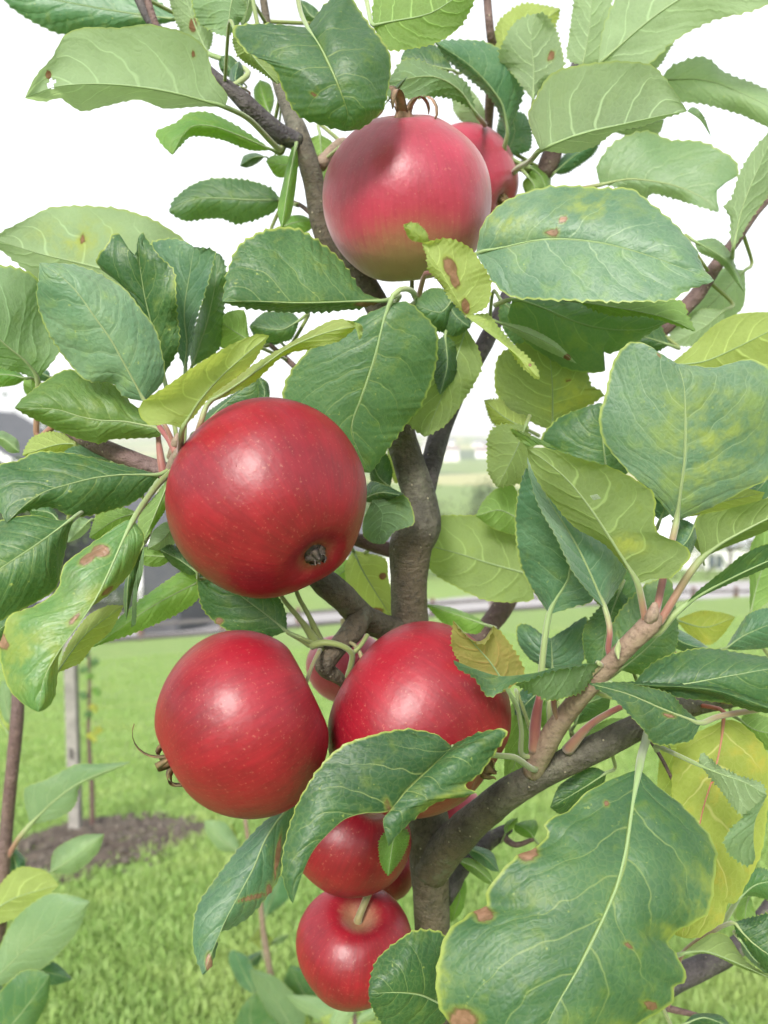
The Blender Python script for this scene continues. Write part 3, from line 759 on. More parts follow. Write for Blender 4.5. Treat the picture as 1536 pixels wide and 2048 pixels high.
L('T','painted_sheen',(.305,.298,.295),'1210,1216 1175,1135 1142,1070 1100,1005 1054,915','1180,1187 1144,1140 1111,1070 1078,1011 1060,953','1250,1150 1255,1100 1200,1060 1150,1020',ca=-.006,cb=.014,pet=[(1220,1260,.30),(1216,1305,.303)],pw=14,pm='pink',puff=.0016,tooth=3)
L('T','blue',(.325,.318,.315),'1098,1229 1118,1186 1142,1142 1130,1050 1090,965 1052,936','1049,1150 1034,1092 1031,1026 1042,964','1151,1212 1185,1201 1205,1150 1175,1050 1110,965',ca=.010,cb=-.006,pet=[(1088,1290,.325),(1078,1400,.328),(1070,1490,.334)],pw=16,pm='pale',tooth=3)
L('T','mid',.345,'1215,962 1207,890 1200,806','1190,960 1120,920 1082,880 1115,838 1155,820','1255,945 1262,880 1232,822',tooth=3,pet=[(1250,1060,.34)])
L('U','olive',(.39,.38,.375),'1105,862 1105,774 1098,690','1060,842 1010,815 990,770 997,715 1040,688','1150,826 1206,791 1181,770 1172,740 1135,700',blem=[(1137,760,4)],yel=[(1140,800,40,30)],pet=[(1100,900,.40)])
L('U','olive',.375,'1052,850 1030,905 995,974','1000,850 978,870 975,905 978,947','1068,905 1052,957 1026,969',tooth=5)
L('U','yellow',.385,'1060,862 1010,835 968,800','1020,862 985,845','1040,815 1000,800',tooth=4)
L('U','fresh',.395,'1050,1045 1000,1020 952,1032','1028,972 992,978 966,1004','1040,1070 990,1058',tooth=1.5,pet=[(1090,1050,.42)])
L('U','olive',(.415,.412,.41),'1070,1155 1039,1143 992,1131 926,1110 868,1094 810,1078','1065,1197 1046,1203 992,1203 955,1194 911,1172 879,1154 850,1128','1032,1066 1010,1048 973,1033 919,1031 860,1033 825,1045',ca=.003,cb=.003,pet=[(1090,1165,.44)],tooth=3)
L('T','fresh',.41,'972,1250 920,1232 850,1208','950,1234 904,1216','950,1268 890,1248',tooth=2)
L('U','blush',(.305,.297,.292),'1015,1380 985,1330 950,1290 907,1241','1000,1382 950,1352 918,1320 904,1290','1048,1345 1025,1297 1006,1270 988,1257 968,1287 938,1276',ca=.004,cb=-.004,pet=[(1035,1416,.312),(1043,1460,.322),(1044,1510,.336)],pw=11,pm='pale',tooth=5)
L('T','mid',(.30,.29,.28),'1195,1325 1124,1332 1067,1346 1001,1352 948,1337 907,1320','1102,1341 1058,1359 1023,1368 979,1393 948,1354 917,1337',None,ca=-.006,
  extra=[('U','1203,1326 1124,1335 1060,1356 1030,1368','1168,1377 1142,1391 1098,1399 1050,1378',None,(.302,.293,.288),.010,0)],pet=[(1203,1330,.302),(1150,1375,.31),(1108,1400,.315),(1118,1450,.325)],rib=False,pm='pink',pw=13,tooth=6)
L('T','blue',.35,'1105,1342 1104,1310 1102,1277','1060,1318 1036,1285 1034,1252 1055,1249 1085,1270','1160,1332 1176,1280 1173,1234 1135,1256',tooth=2,pet=[(1100,1420,.345)])
L('T','mid',.332,'1240,1180 1215,1250 1200,1345','1195,1220 1167,1262 1172,1318','1280,1230 1265,1300',tooth=3)
L('T','mid',(.325,.32,.322),'1240,1340 1290,1300 1352,1235','1215,1290 1235,1230 1290,1170 1340,1160','1290,1348 1345,1310 1356,1265',tooth=4)
L('T','mid',.34,'1230,1230 1225,1150 1180,1060','1190,1200 1160,1130','1275,1180 1265,1100',tooth=3)
L('T','mid',(.305,.30,.30),'1265,1370 1350,1371 1430,1357 1580,1330','1300,1331 1345,1308 1410,1296 1476,1305 1540,1316','1350,1392 1450,1405 1540,1410',ca=.012,cb=.004,tooth=3,pet=[(1225,1395,.315)])
L('T','dark',.297,'1221,1364 1300,1371 1366,1374 1432,1381 1498,1402 1570,1428','1300,1378 1366,1384 1440,1398 1500,1420','1300,1366 1366,1368 1432,1374 1500,1393',tooth=4,rib=False,pet=[(1200,1370,.305)])
L('T','mid',(.30,.288,.28),'1402,1447 1330,1420 1256,1388 1178,1367','1379,1482 1313,1489 1291,1464 1256,1425 1225,1396','1362,1412 1344,1390 1300,1376 1240,1366',ca=-.004,cb=.006,pet=[(1440,1432,.31),(1540,1412,.33)],pm='brown',pw=14,blem=[(1340,1430,12,4,10)],tooth=3,puff=.0013)
L('T','mid',(.29,.255,.245),'1278,1538 1261,1632 1247,1733 1212,1826 1186,1879 1155,1940 1106,2024 1070,2110','1225,1558 1168,1588 1142,1619 1089,1645 1098,1667 1071,1696 1036,1711 996,1751 970,1790 979,1808 944,1826 895,1865 880,1909 872,1967 882,2020 915,2060 980,2110',
  '1318,1575 1353,1601 1388,1636 1419,1672 1433,1707 1428,1764 1415,1826 1371,1852 1349,1865 1335,1887 1357,1918 1374,1962 1349,1968 1343,2006 1290,2040 1180,2100',ca=.006,cb=.010,pet=[(1282,1515,.30),(1292,1480,.325),(1297,1462,.335)],pw=20,pm='pale',
  blem=[(1056,1706,17,15),(965,1828,17,14,30),(925,2040,26,22),(1213,1610,5),(1262,1888,9,6,-20),(1300,2010,14,8,20)],yel=[(1400,1800,30,60),(885,1960,12,60),(1180,2060,50,30),(1350,1860,40,16)],puff=.0016,wave=.002,tooth=3.5)
L('T','dark',(.285,.268,.258),'905,1494 850,1546 814,1580 779,1622 726,1627 686,1641 642,1682 621,1711 603,1753 586,1807','872,1469 817,1459 763,1466 701,1484 664,1509 632,1546 599,1600 577,1659 564,1728 573,1780',None,ca=.004,
  extra=[('T','905,1494 850,1546 814,1580 781,1620 766,1642 777,1693','912,1486 970,1463 1015,1461 992,1500 961,1545 928,1572 950,1587 885,1598 839,1627 800,1663',None,(.285,.268,.262),.006,0)],
  pet=[(985,1510,.30),(1030,1515,.315),(1068,1540,.335)],pm='green',pw=14,rib=False,puff=.0015,tooth=4,blem=[(776,1612,7,10)],yel=[(900,1590,60,8,-25)])
L('T','blue',(.335,.325,.315),'588,1606 559,1636 533,1674 504,1743 478,1790 449,1845 405,1950','537,1637 489,1684 453,1728 420,1772 395,1812 385,1859 387,1899','591,1620 584,1660 566,1711 555,1762 526,1802 497,1835 460,1857 427,1868 435,1886 422,1932',
  pet=[(610,1590,.34),(650,1560,.35)],ca=.006,cb=.008,blem=[(555,1715,4,40,8),(538,1782,5,14,0),(505,1795,26,4,-15),(418,1925,6,16)],tooth=3)
L('T','dark',(.305,.29,.285),'905,2022 847,1992 799,1985 737,1987','890,1880 868,1861 825,1863 788,1888 755,1918 743,1952','870,2060 800,2070 766,2050 746,2018',tooth=4,pet=[(930,2035,.32)],ca=.010,cb=.006)
L('T','fresh',.318,'795,1640 785,1690 776,1752','760,1680 762,1726','818,1672 804,1714',tooth=4)
L('T','fresh',.41,'905,1745 920,1790 902,1845','893,1770 890,1820','932,1765 926,1818',tooth=2)
L('T','dark',.35,'1214,1545 1160,1580 1100,1615','1180,1535 1120,1570','1200,1580 1130,1628',tooth=1)
L('U','fresh',.345,'1270,1440 1200,1470 1130,1506','1220,1438 1160,1470','1240,1475 1170,1502',tooth=2)
L('U','fresh',.36,'1035,1400 1040,1490 1008,1585','1018,1420 1010,1500','1060,1480 1050,1560',tooth=2)
L('T','blue',.36,'1080,1380 1060,1400 1030,1430','1055,1370 1030,1400','1085,1410 1060,1440',tooth=2)
L('T','mid',.345,'1150,1450 1170,1410 1220,1390','1140,1420 1180,1385','1180,1440 1215,1420',tooth=2)
L('T','fresh',.35,'1100,1480 1095,1440 1090,1400','1085,1460 1078,1420','1120,1470 1112,1420',tooth=2)
L('U','gold',(.33,.318,.315),'1447,1440 1436,1520 1400,1640 1385,1760 1365,1875','1357,1491 1344,1583 1345,1700 1340,1800 1345,1862','1472,1442 1498,1460 1525,1491 1536,1522 1533,1632 1520,1711 1485,1782 1472,1804 1454,1808 1445,1843 1397,1874',pet=[(1445,1420,.335)],pm='red',pw=10,tooth=3,ca=.006,cb=.006,ribm='red')
L('U','yellow',.345,'1330,1470 1360,1560 1330,1660','1320,1510 1315,1600','1400,1490 1400,1600 1360,1660',tooth=2)
L('U','pale',(.288,.278,.272),'1397,1530 1440,1548 1490,1565 1533,1590','1404,1506 1432,1530 1480,1553 1522,1567','1406,1536 1445,1583 1467,1614 1490,1632 1520,1612',ca=.002,cb=.004,pet=[(1350,1508,.30),(1313,1492,.325)],pm='green',pw=11,
  extra=[('T','1531,1597 1511,1640 1507,1680 1511,1716','1503,1619 1463,1658 1448,1682 1459,1708 1494,1731',None,(.272,.27,.272),-.002,0)],tooth=5)
L('U','fresh',.35,'1480,1440 1510,1460 1560,1470','1500,1425 1545,1440','1510,1490 1550,1500')
L('T','mid',.36,'1475,1800 1510,1770 1560,1760','1480,1760 1520,1735','1500,1790 1550,1800',pet=[(1450,1840,.38)],pm='pale')
L('T','dark',(.34,.335,.33),'1466,1845 1510,1890 1570,1930','1500,1836 1560,1830','1480,1880 1520,1930 1560,1960',pet=[(1430,1860,.36),(1362,1912,.40)],pm='brown')
L('U','olive',.345,'1362,1908 1410,1902 1476,1927 1560,1965','1420,1868 1455,1872 1492,1922','1420,1908 1480,1935',pet=[(1345,1915,.38)],pm='green',tooth=1,cb=.002)
L('T','blue',.34,'1480,1880 1510,1920 1550,1945','1495,1880 1530,1920','1490,1910 1530,1945',tooth=2)
L('U','fresh',.40,'1500,1790 1492,1815 1490,1845','1478,1805 1472,1835','1506,1812 1512,1838',tooth=1)
L('T','dark',.38,'1365,2050 1410,2035 1470,2060','1390,2028 1440,2030','1400,2060 1440,2065',tooth=1)
L('T','fresh',.412,'1068,1676 1055,1660 1030,1648','1050,1674 1030,1662','1076,1655 1070,1640 1050,1642',tooth=1.5,pw=6)
L('T','fresh',.415,'1010,1668 1018,1650 1035,1635','1008,1655 1015,1642','1028,1655 1035,1645',tooth=.5,pw=6)
L('T','blue',.40,'930,1695 965,1710 998,1743','950,1692 985,1705','945,1715 980,1740',tooth=1)
L('U','fresh',.395,'917,1722 950,1735 990,1770','940,1716 975,1740','935,1740 970,1765',tooth=1)
L('T','dark',(.36,.35,.345),'720,1000 760,985 800,990','740,964 773,971 806,988','745,1005 780,1000',tooth=1.5,extra=[('U','745,1000 765,1030 755,1088','727,1040 727,1070 742,1084','806,990 825,1019 827,1048 800,1058 787,1064 769,1086',.352,0,0)])
L('U','yellow',(.405,.40,.40),'706,1100 730,1150 788,1243','690,1135 700,1180 745,1228','770,1118 776,1155 786,1205',blem=[(766,1152,6),(752,1222,12,6)],tooth=2,pet=[(690,1085,.39)])
L('U','fresh',.41,'706,1125 685,1145 660,1160','690,1120 670,1135','700,1165 675,1175',tooth=1)
L('T','dark',.375,'780,975 755,950 740,905','765,980 742,960','785,940 770,905',tooth=2)
L('U','yellow',.40,'805,960 795,940 775,900','790,965 778,930','812,950 800,910',tooth=2)
L('U','fresh',.405,'848,985 858,960 872,920','845,960 850,925','868,965 873,940',tooth=2)
L('U','olive',(.365,.36,.36),'932,655 905,740 850,874','880,680 850,740 818,800 817,845','952,690 963,725 956,752 923,806 894,846',ca=.004,cb=.006,tooth=4)
L('T','mid',.355,'890,670 895,730 880,790','870,690 868,750','910,690 915,745',tooth=3)
L('T','pale',.405,'1388,482 1430,505 1462,530 1489,585','1430,478 1459,504 1473,538','1400,505 1440,525',tooth=2)
L('T','pale',.445,'1490,540 1430,600 1340,690','1430,540 1370,600','1485,615 1420,660 1360,690',tooth=2)
L('U','pale',(.39,.385,.38),'1466,500 1490,400 1560,240','1462,480 1461,437 1450,412 1464,397 1479,350 1505,303','1500,440 1545,370',tooth=4,pet=[(1462,520,.42)])
L('U','yellow',(.395,.385,.38),'1338,730 1413,722 1536,664 1620,620','1376,700 1430,650 1476,628 1536,624','1430,770 1520,780 1600,720',pm='pale',tooth=1.5)
L('T','dark',.42,'1340,690 1280,670 1190,640','1300,620 1220,600','1300,705 1220,690')
L('U','pale',.43,'1450,620 1400,660 1335,690','1400,620 1350,650','1440,660 1390,690')
L('U','olive',(.292,.285,.283),'1403,1116 1450,1082 1536,1037 1600,1010','1392,1037 1450,1019 1536,996 1590,975','1450,1095 1536,1060',ca=-.004,cb=.012,pet=[(1370,1160,.293),(1318,1245,.295)],pw=19,pm='pink',tooth=1)
L('T','mid',(.297,.288,.285),'1372,1208 1413,1182 1475,1150 1536,1122 1600,1095','1395,1183 1450,1139 1486,1110 1536,1088','1413,1188 1475,1160 1536,1134',ca=-.006,cb=.004,pet=[(1345,1232,.297),(1313,1268,.30)],pw=17,pm='pale',tooth=2)
L('U','gold',.42,'1352,1240 1410,1255 1470,1234','1400,1222 1440,1225','1385,1275 1417,1290 1445,1270',tooth=2,pm='pale',yel=[(1400,1240,30)])
L('T','blue',.37,'1330,1260 1365,1285 1425,1302','1355,1258 1395,1280','1340,1290 1380,1305',tooth=1.5)
L('T','blue',.365,'1450,1298 1490,1270 1560,1240','1468,1270 1497,1228 1540,1215','1490,1300 1550,1290',tooth=2)
L('U','fresh',.40,'1500,1230 1520,1150 1560,1050','1500,1160 1500,1100 1520,1060','1560,1180 1580,1100',tooth=2)
L('U','yellow',.345,'1365,1035 1440,1005 1530,985','1400,995 1470,975','1430,1025 1510,1010',tooth=1)
L('T','blue',.355,'1540,950 1520,975 1490,1000','1520,950 1495,975','1545,985 1515,1005',tooth=1)
L('T','blue',.325,'1390,1050 1372,1085 1340,1110','1360,1040 1340,1080','1392,1080 1375,1115',tooth=2)
L('T','blue',.33,'1320,1040 1330,1010 1325,960','1300,1020 1300,980','1345,1020 1340,970',tooth=2)
L('U','olive',.36,'1405,1110 1400,1080 1395,1050','1388,1090 1386,1060','1410,1090 1405,1060',tooth=1,pw=6)

# ------------------------------------------------------------------ apples
def apple_mat(name, red=(.255,.006,.016), deep=(.130,.004,.010), pale=(.24,.16,.055), rough=.41, veil=0.0):
    t = NT(name); tc = t.n('ShaderNodeTexCoord'); o = tc.outputs['Object']
    oi = t.n('ShaderNodeObjectInfo')
    sep = t.n('ShaderNodeSeparateXYZ'); t.l(o, sep.inputs[0])
    # streaks running from pole to pole
    ang = t.math('ARCTAN2', sep.outputs[1], sep.outputs[0])
    cv = t.n('ShaderNodeCombineXYZ'); t.l(t.math('MULTIPLY', ang, 14.0), cv.inputs[0]); t.l(t.math('MULTIPLY', sep.outputs[2], 35.0), cv.inputs[1])
    t.l(t.math('MULTIPLY', oi.outputs['Random'], 20.0), cv.inputs[2])
    st = t.noise(cv.outputs[0], 1.6, 4, .6)
    n1 = t.noise(o, 38, 4, .6)
    c = t.mix(t.step(t.math('ADD', t.math('MULTIPLY', st, .32), t.math('MULTIPLY', n1, .68)), .28, .68), deep, red)
    gr = t.n('ShaderNodeAttribute', attribute_name='ground_colour').outputs['Fac']
    g = t.math('ADD', gr, t.math('MULTIPLY', t.math('SUBTRACT', st, .5), .4))
    c = t.mix(t.math('MULTIPLY', t.step(g, .3, 1.1), .8), c, pale)
    # russet dust round the poles
    du = t.n('ShaderNodeAttribute', attribute_name='russet').outputs['Fac']
    dn = t.noise(o, 700, 3, .7)
    c = t.mix(t.math('MULTIPLY', t.step(t.math('ADD', t.math('MULTIPLY', du, .8), t.math('MULTIPLY', dn, .4)), .5, 1.0), .55), c, (.34,.22,.12))
    # lenticels
    vo = t.n('ShaderNodeTexVoronoi', i_Scale=330.0); t.l(o, vo.inputs['Vector'])
    sc = t.n('ShaderNodeSeparateColor'); t.l(vo.outputs['Color'], sc.inputs[0])
    dot = t.math('MULTIPLY', t.step(vo.outputs['Distance'], .11, .04), t.math('GREATER_THAN', sc.outputs[1], .45))
    c = t.mix(t.math('MULTIPLY', dot, .18), c, (.55,.30,.2))
    fine = t.noise(o, 900, 2, .6)
    c = t.mix(t.math('MULTIPLY', t.step(fine, .60, .74), .16), c, (.60,.30,.2))
    p = t.n('ShaderNodeBsdfPrincipled')
    t.l(c, p.inputs['Base Color'])
    t.l(t.math('ADD', t.math('MULTIPLY', n1, .14), rough - .05), p.inputs['Roughness'])
    p.inputs['Specular IOR Level'].default_value = .5
    p.inputs['Subsurface Weight'].default_value = 0.0
    p.inputs['Subsurface Radius'].default_value = (.004, .001, .0005)
    p.inputs['Subsurface Scale'].default_value = .6
    if veil:  # pinkish sheen standing in for the veil of glare
        p.inputs['Sheen Weight'].default_value = veil
        p.inputs['Sheen Roughness'].default_value = .5
        p.inputs['Sheen Tint'].default_value = (1, .86, .9, 1)
    bp = t.n('ShaderNodeBump', i_Strength=.22, i_Distance=.0008)
    t.l(t.math('ADD', t.math('ADD', t.math('MULTIPLY', t.noise(o, 55, 2), 3.0), t.noise(o, 260, 2)), t.math('MULTIPLY', dot, .4)), bp.inputs['Height']); t.l(bp.outputs[0], p.inputs['Normal'])
    return t.surf(p.outputs[0])

AM = apple_mat('apple_skin_red')
AM_GLARE_PINK = apple_mat('apple_skin_glare_pink', red=(.35,.020,.052), deep=(.23,.013,.032), pale=(.27,.21,.075), rough=.40, veil=.30)  # pinker, duller red with sheen paints the glare over the top apple
SEPAL = simple_mat('dry_sepal', (.20,.13,.055), (.10,.075,.04), 300, .8)
SEPAL_GREY = simple_mat('grey_sepal', (.085,.062,.05), (.035,.028,.024), 400, .85)
SEPAL_PINK = simple_mat('pink_brown_sepal', (.32,.19,.13), (.20,.14,.08), 300, .75)
ASTEM = stem_mat('apple_stem', (.16,.15,.06), (.22,.19,.08), scale=120)

def apple(px, py, d, rpx, cal, label, h=.90, mat=None, green=None, stem=None, sepal='closed', sm=None, seed=1, cone=.07, open_=1.0, stem_w=9, gw=.5, bd=.15):
    """cal: direction of the flower end in view axes (right, up, towards the viewer)"""
    r = rpx / F * d
    cen = W(px, py, d)
    rot = cam.rotation_euler.to_matrix()
    z = -(rot @ Vector(cal)).normalized()           # local +Z = stem end
    x = z.orthogonal().normalized(); y = z.cross(x)
    M3 = Matrix((x, y, z)).transposed()
    root = empty('apple', cen, label=label, cat='apple', group='red apples on the tree')
    root.rotation_euler = M3.to_euler()
    M3 = root.rotation_euler.to_matrix()
    gdir = (M3.transposed() @ (rot @ Vector(green))).normalized() if green else None
    nph, nth = 56, 72
    V, gv, ru = [], [], []
    for i in range(nph + 1):
        ph = math.pi * (i / nph)
        for k in range(nth):
            th = 2 * math.pi * k / nth
            rr = math.sin(ph) * (1 + cone * math.cos(ph))
            zz = h * math.cos(ph) - .30 * math.exp(-(ph / .30)**2) + bd * math.exp(-((math.pi - ph) / .24)**2)
            low = ((1 - math.cos(ph)) / 2)**2
            rr *= 1 + .022 * math.cos(5 * th + seed) * low + .012 * math.cos(3 * th + seed * 2)
            v = Vector((rr * math.cos(th), rr * math.sin(th), zz))
            v *= 1 + .030 * mnoise.noise(v * 1.3 + Vector((seed * 5.3, 0, 0)))
            V.append(v * r)
            g = max(0, gdir.dot(v.normalized())) if gdir else 0
            gv.append(gw * g ** 2.2 + .55 * math.exp(-(ph / .33)**2))
            ru.append(math.exp(-(ph / .40)**2) + .85 * math.exp(-((math.pi - ph) / .30)**2))
    Fc = []
    for i in range(nph):
        for k in range(nth):
            k2 = (k + 1) % nth
            Fc.append((i*nth+k, (i+1)*nth+k, (i+1)*nth+k2, i*nth+k2))
    me = mesh_from('apple_body', V, Fc, mat or AM)
    for nm, a in (('ground_colour', gv), ('russet', ru)):
        at = me.attributes.new(nm, 'FLOAT', 'POINT'); at.data.foreach_set('value', np.array(a, dtype=np.float32))
    link('flesh', me, root)
    # stalk
    a0 = Vector((0, 0, (h - .30) * r))
    if stem is None:
        end = [Vector((.03*r, 0, (h + .05) * r)), Vector((.10*r, .05*r, (h + .30) * r))]
    else:
        end = [M3.transposed() @ (W(*q) - cen) for q in stem]
    P = [a0 - Vector((0,0,.04*r)), a0 + Vector((0, 0, .12 * r))] + end
    w = stem_w * .5 / F * d
    S = spline(np.array([(*q, w * (1.25 if i in (0, len(P)-1) else 1.0)) for i, q in enumerate(P)]), 16)
    Vt, Ft = tube(S[:, :3], S[:, 3], 9, .08, 300)
    link('stem', mesh_from('stem', Vt, Ft, ASTEM), root)
    # flower end: dry cup with five sepals
    sm = sm or SEPAL
    zc = -(h - bd) * r
    Vc, Fcc = tube([(0,0,zc+.05*r),(0,0,zc-.02*r),(0,0,zc-.09*r),(0,0,zc-.13*r)], [.13*r,.10*r,.085*r,.04*r], 12, .25, 900, seed=seed)
    cup = link('calyx', mesh_from('calyx', Vc, Fcc, sm), root)
    for k in range(5):
        a = 2 * math.pi * k / 5 + seed
        rd = random.Random(seed * 10 + k)
        ln = r * (.20 + .10 * rd.random()) * open_
        V, Fs = [], []
        m = 9
        for i in range(m + 1):
            q = i / m
            if sepal == 'closed':
                rad = .085*r * (1 - .5 * q) + .02*r*math.sin(6*q + 2*k); zz = zc - .06*r - ln * .5 * q
                wd = .048*r * (1 - q)**.6 + .004*r
            else:
                if i == 0: rad, zz, crl = .07*r, zc - .06*r, 2.2 + 1.9 * ((k * 37) % 5) / 4
                else:
                    an = crl * q**1.2 + .1; rad += 1.9 * ln / m * math.sin(an); zz -= 1.9 * ln / m * math.cos(an)
                wd = .055*r * (1 - q)**.55 + .008*r
            c = Vector((rad * math.cos(a), rad * math.sin(a), zz))
            tv = Vector((-math.sin(a), math.cos(a), 0))
            rv = Vector((math.cos(a), math.sin(a), 0))
            V += [c - tv * wd, c + rv * .010*r, c + tv * wd, c - rv * .006*r]
        for i in range(m):
            for j in range(4):
                j2 = (j + 1) % 4
                Fs.append((i*4+j, i*4+j2, (i+1)*4+j2, (i+1)*4+j))
        Fs += [(3,2,1,0), (m*4, m*4+1, m*4+2, m*4+3)]
        link('sepal', mesh_from('sepal', V, Fs, sm), cup)
    return root

apple(817,402,.362,168,(-.07,.90,.44),'topmost large pinkish red apple with its dry flower end pointing up',h=.98,bd=.09,mat=AM_GLARE_PINK,green=(.05,-1,.25),stem=[(825,585,.37),(840,610,.378)],sepal='open',sm=SEPAL_PINK,seed=2,gw=1.15,cone=.03,open_=1.3)
apple(932,372,.45,114,(.3,-.2,.2),'red apple half hidden behind the topmost apple',mat=AM_GLARE_PINK,seed=3)
apple(540,1000,.305,203,(.56,-.60,.52),'largest deep red apple, hanging above the touching pair, flower end at lower right',h=.93,green=(-.9,-.45,.1),stem=[(500,880,.34),(480,930,.352)],sm=SEPAL_GREY,seed=5,cone=.05,open_=.75)
apple(486,1445,.30,186,(-.88,-.45,.20),'left apple of the touching pair, dry sepals sticking out at its left edge',h=.90,green=(-.5,.85,.1),stem=[(625,1330,.32),(640,1300,.33)],sepal='open',seed=7,cone=.05,open_=1.15)
apple(842,1440,.325,194,(.78,-.50,.38),'right apple of the touching pair, partly covered by a dark leaf',h=.90,green=(.9,.3,-.2),stem=[(722,1310,.335),(700,1285,.338),(640,1290,.335)],seed=9,cone=.06)
apple(700,1672,.352,121,(-.35,-.75,-.3),'shaded red apple behind the curled leaf, touching the small apple below',mat=AM,seed=11,green=(.6,.5,.3))
apple(708,1898,.362,115,(-.12,-.88,-.42),'small glossy red apple at the bottom with its stem hollow showing',h=1.0,mat=AM,stem=[(748,1760,.36),(765,1710,.368)],seed=13,cone=.15,stem_w=15)
apple(772,1745,.42,62,(.3,-.8,.1),'small red apple showing between the trunk and the lowest apple',seed=15)
apple(692,1334,.445,80,(.1,-.9,.2),'pinkish red apple in the gap between the touching pair',mat=AM_GLARE_PINK,seed=17)
apple(905,1625,.44,60,(.1,-.9,.2),'scrap of red apple showing beside the fork of the trunk',mat=AM_GLARE_PINK,seed=19)

# fruit spur: old stalks fanning out on the short left branch
def stalk(spec, mat=None, name='stalk'):
    P = np.array([(*W(a, b, d), w * .5 / F * d) for a, b, d, w in spec])
    S = spline(P, 18)
    V, Fs = tube(S[:, :3], S[:, 3], 9, .05, 200)
    org = Vector(S[0, :3])
    return link(name, mesh_from(name, [Vector(v) - org for v in V], Fs, mat or SM['green']), tree, org - tree.location)
stalk([(632,1285,.333,22),(605,1245,.330,12),(568,1200,.333,9),(548,1165,.337,9)])
stalk([(640,1285,.335,20),(622,1240,.332,11),(598,1196,.335,9),(584,1158,.34,9)])
stalk([(620,1290,.332,14),(600,1278,.33,11),(574,1264,.33,9)])
stalk([(622,1292,.331,16),(650,1285,.329,14),(685,1292,.33,12),(705,1310,.333,12),(698,1345,.338,12),(690,1362,.342,10)], SM['green'])
stalk([(705,1308,.334,10),(722,1290,.336,9),(735,1270,.34,9)], SM['green'])
stalk([(1068,1500,.335,24),(1072,1440,.33,22),(1080,1390,.326,14)], SM['pink'])
stalk([(1135,1500,.338,24),(1180,1450,.325,15),(1240,1415,.312,12),(1290,1405,.303,10)], SM['pink'])
stalk([(1110,1500,.335,14),(1100,1440,.332,12),(1098,1400,.33,9)], SM['pale'])
stalk([(330,960,.322,20),(322,920,.322,16),(317,880,.325,11),(316,850,.328,9)], SM['pink'])
stalk([(352,905,.31,18),(338,880,.312,13),(318,852,.316,11)], SM['pink'])
stalk([(1240,1282,.30,9),(1235,1300,.296,12),(1237,1318,.293,3)], SM['pale'], 'bud')
stalk([(1298,1240,.292,24),(1306,1226,.290,26),(1310,1206,.290,10)], BARK_WOOL, 'bud')
stalk([(1440,1460,.34,10),(1432,1530,.325,11),(1400,1635,.321,9)], SM['red'])
stalk([(340,915,.316,14),(352,885,.31,20),(356,868,.308,8)], BARK_WOOL, 'bud')

# ------------------------------------------------------------------ young trees behind
def young_tree(foot_xy, label, stem_spec, mat=BARK_RED, taper=.011):
    ft = G(*foot_xy)
    root = empty('young_apple_tree', ft, label=label, cat='tree')
    branch('trunk', stem_spec, mat, root, rough=.04, end3d=np.array([(*ft, taper)]), step=.004)
    return root

yt1 = young_tree((W(-30,1900,.58).x, .60), 'young apple shoot with reddish stem and pale leaves at the left edge',
   [(36,1370,.56,24),(34,1440,.56,28),(20,1580,.56,27),(8,1720,.565,27),(0,1850,.57,28),(-20,2048,.58,30)])
kw = dict(parent=yt1, tooth=2)
L('T','pale',(.56,.55,.54),'60,1650 110,1600 170,1560 262,1524','47,1580 90,1560 150,1530 200,1528','120,1635 150,1610 160,1570 200,1552',pet=[(35,1680,.56),(15,1715,.565)],pm='pink',pw=13,**kw)
L('T','pale',(.60,.60,.60),'100,1745 150,1715 208,1668','110,1700 160,1672','150,1745 195,1705',**kw)
L('T','blue',.57,'20,1690 35,1740 40,1775','15,1720 18,1760','48,1715 48,1750',**kw)
L('U','yellow',(.55,.545,.54),'-60,1860 20,1800 118,1770','0,1770 40,1735 90,1742','20,1840 80,1800',**kw)
L('T','pale',(.54,.535,.53),'-30,1980 60,1890 180,1803','20,1850 90,1790 140,1790','80,1940 150,1870',**kw)
L('T','blue',.56,'40,1930 80,1940 145,1958','70,1925 110,1925','70,1965 110,1970',**kw)
L('T','mid',(.53,.525,.52),'-30,2110 40,2030 100,1950','-10,2000 40,1945 70,1940','60,2060 95,2000',**kw)
L('T','pale',.57,'28,1450 15,1420 5,1360','10,1440 -5,1400','28,1420 25,1380',**kw)
L('U','yellow',.575,'20,1470 0,1440 -20,1370','-10,1440 -30,1400','15,1430 5,1390',**kw)
L('T','blue',.62,'-20,1950 -5,2000 0,2048','-20,1980','20,1990 20,2030',**kw)
L('U','yellow',.565,'5,1640 12,1628 20,1618','4,1630','16,1632',pw=5,**kw)

yt2 = young_tree((W(600,2300,.95).x, 1.0), 'young apple shoot with grey green leaves low in front of the lawn',
   [(484,1590,.93,8),(498,1690,.93,9),(519,1790,.93,11),(526,1860,.93,12),(536,1920,.93,14),(560,2060,.94,16),(590,2300,.95,18)], mat=BARK_WOOL)
kw = dict(parent=yt2, tooth=2)
L('T','blue',.92,'512,1990 490,1950 468,1900','480,1970 458,1925 460,1905','515,1960 495,1915',**kw)
L('T','pale',(.90,.89,.88),'600,2080 550,2000 500,1938','540,2030 508,1970','610,2020 560,1960 520,1942',**kw)
L('U','yellow',.91,'610,2090 560,2020 515,1960','570,2070 530,2000','620,2050 585,1990',**kw)
L('T','blue',.95,'580,2010 600,1970 590,1940','565,1985 570,1950','660,2000 640,1960',**kw)
L('T','mid',.94,'650,2030 610,1990 580,1930','600,2030 570,1970','690,2000 640,1950',**kw)
L('T','pale',(.89,.885,.88),'700,2060 630,2020 572,1990','660,2050 600,2020','700,2030 640,1995',**kw)
L('U','yellow',.88,'780,2080 710,2050 640,2035','700,2075 650,2050','750,2045 690,2025',**kw)
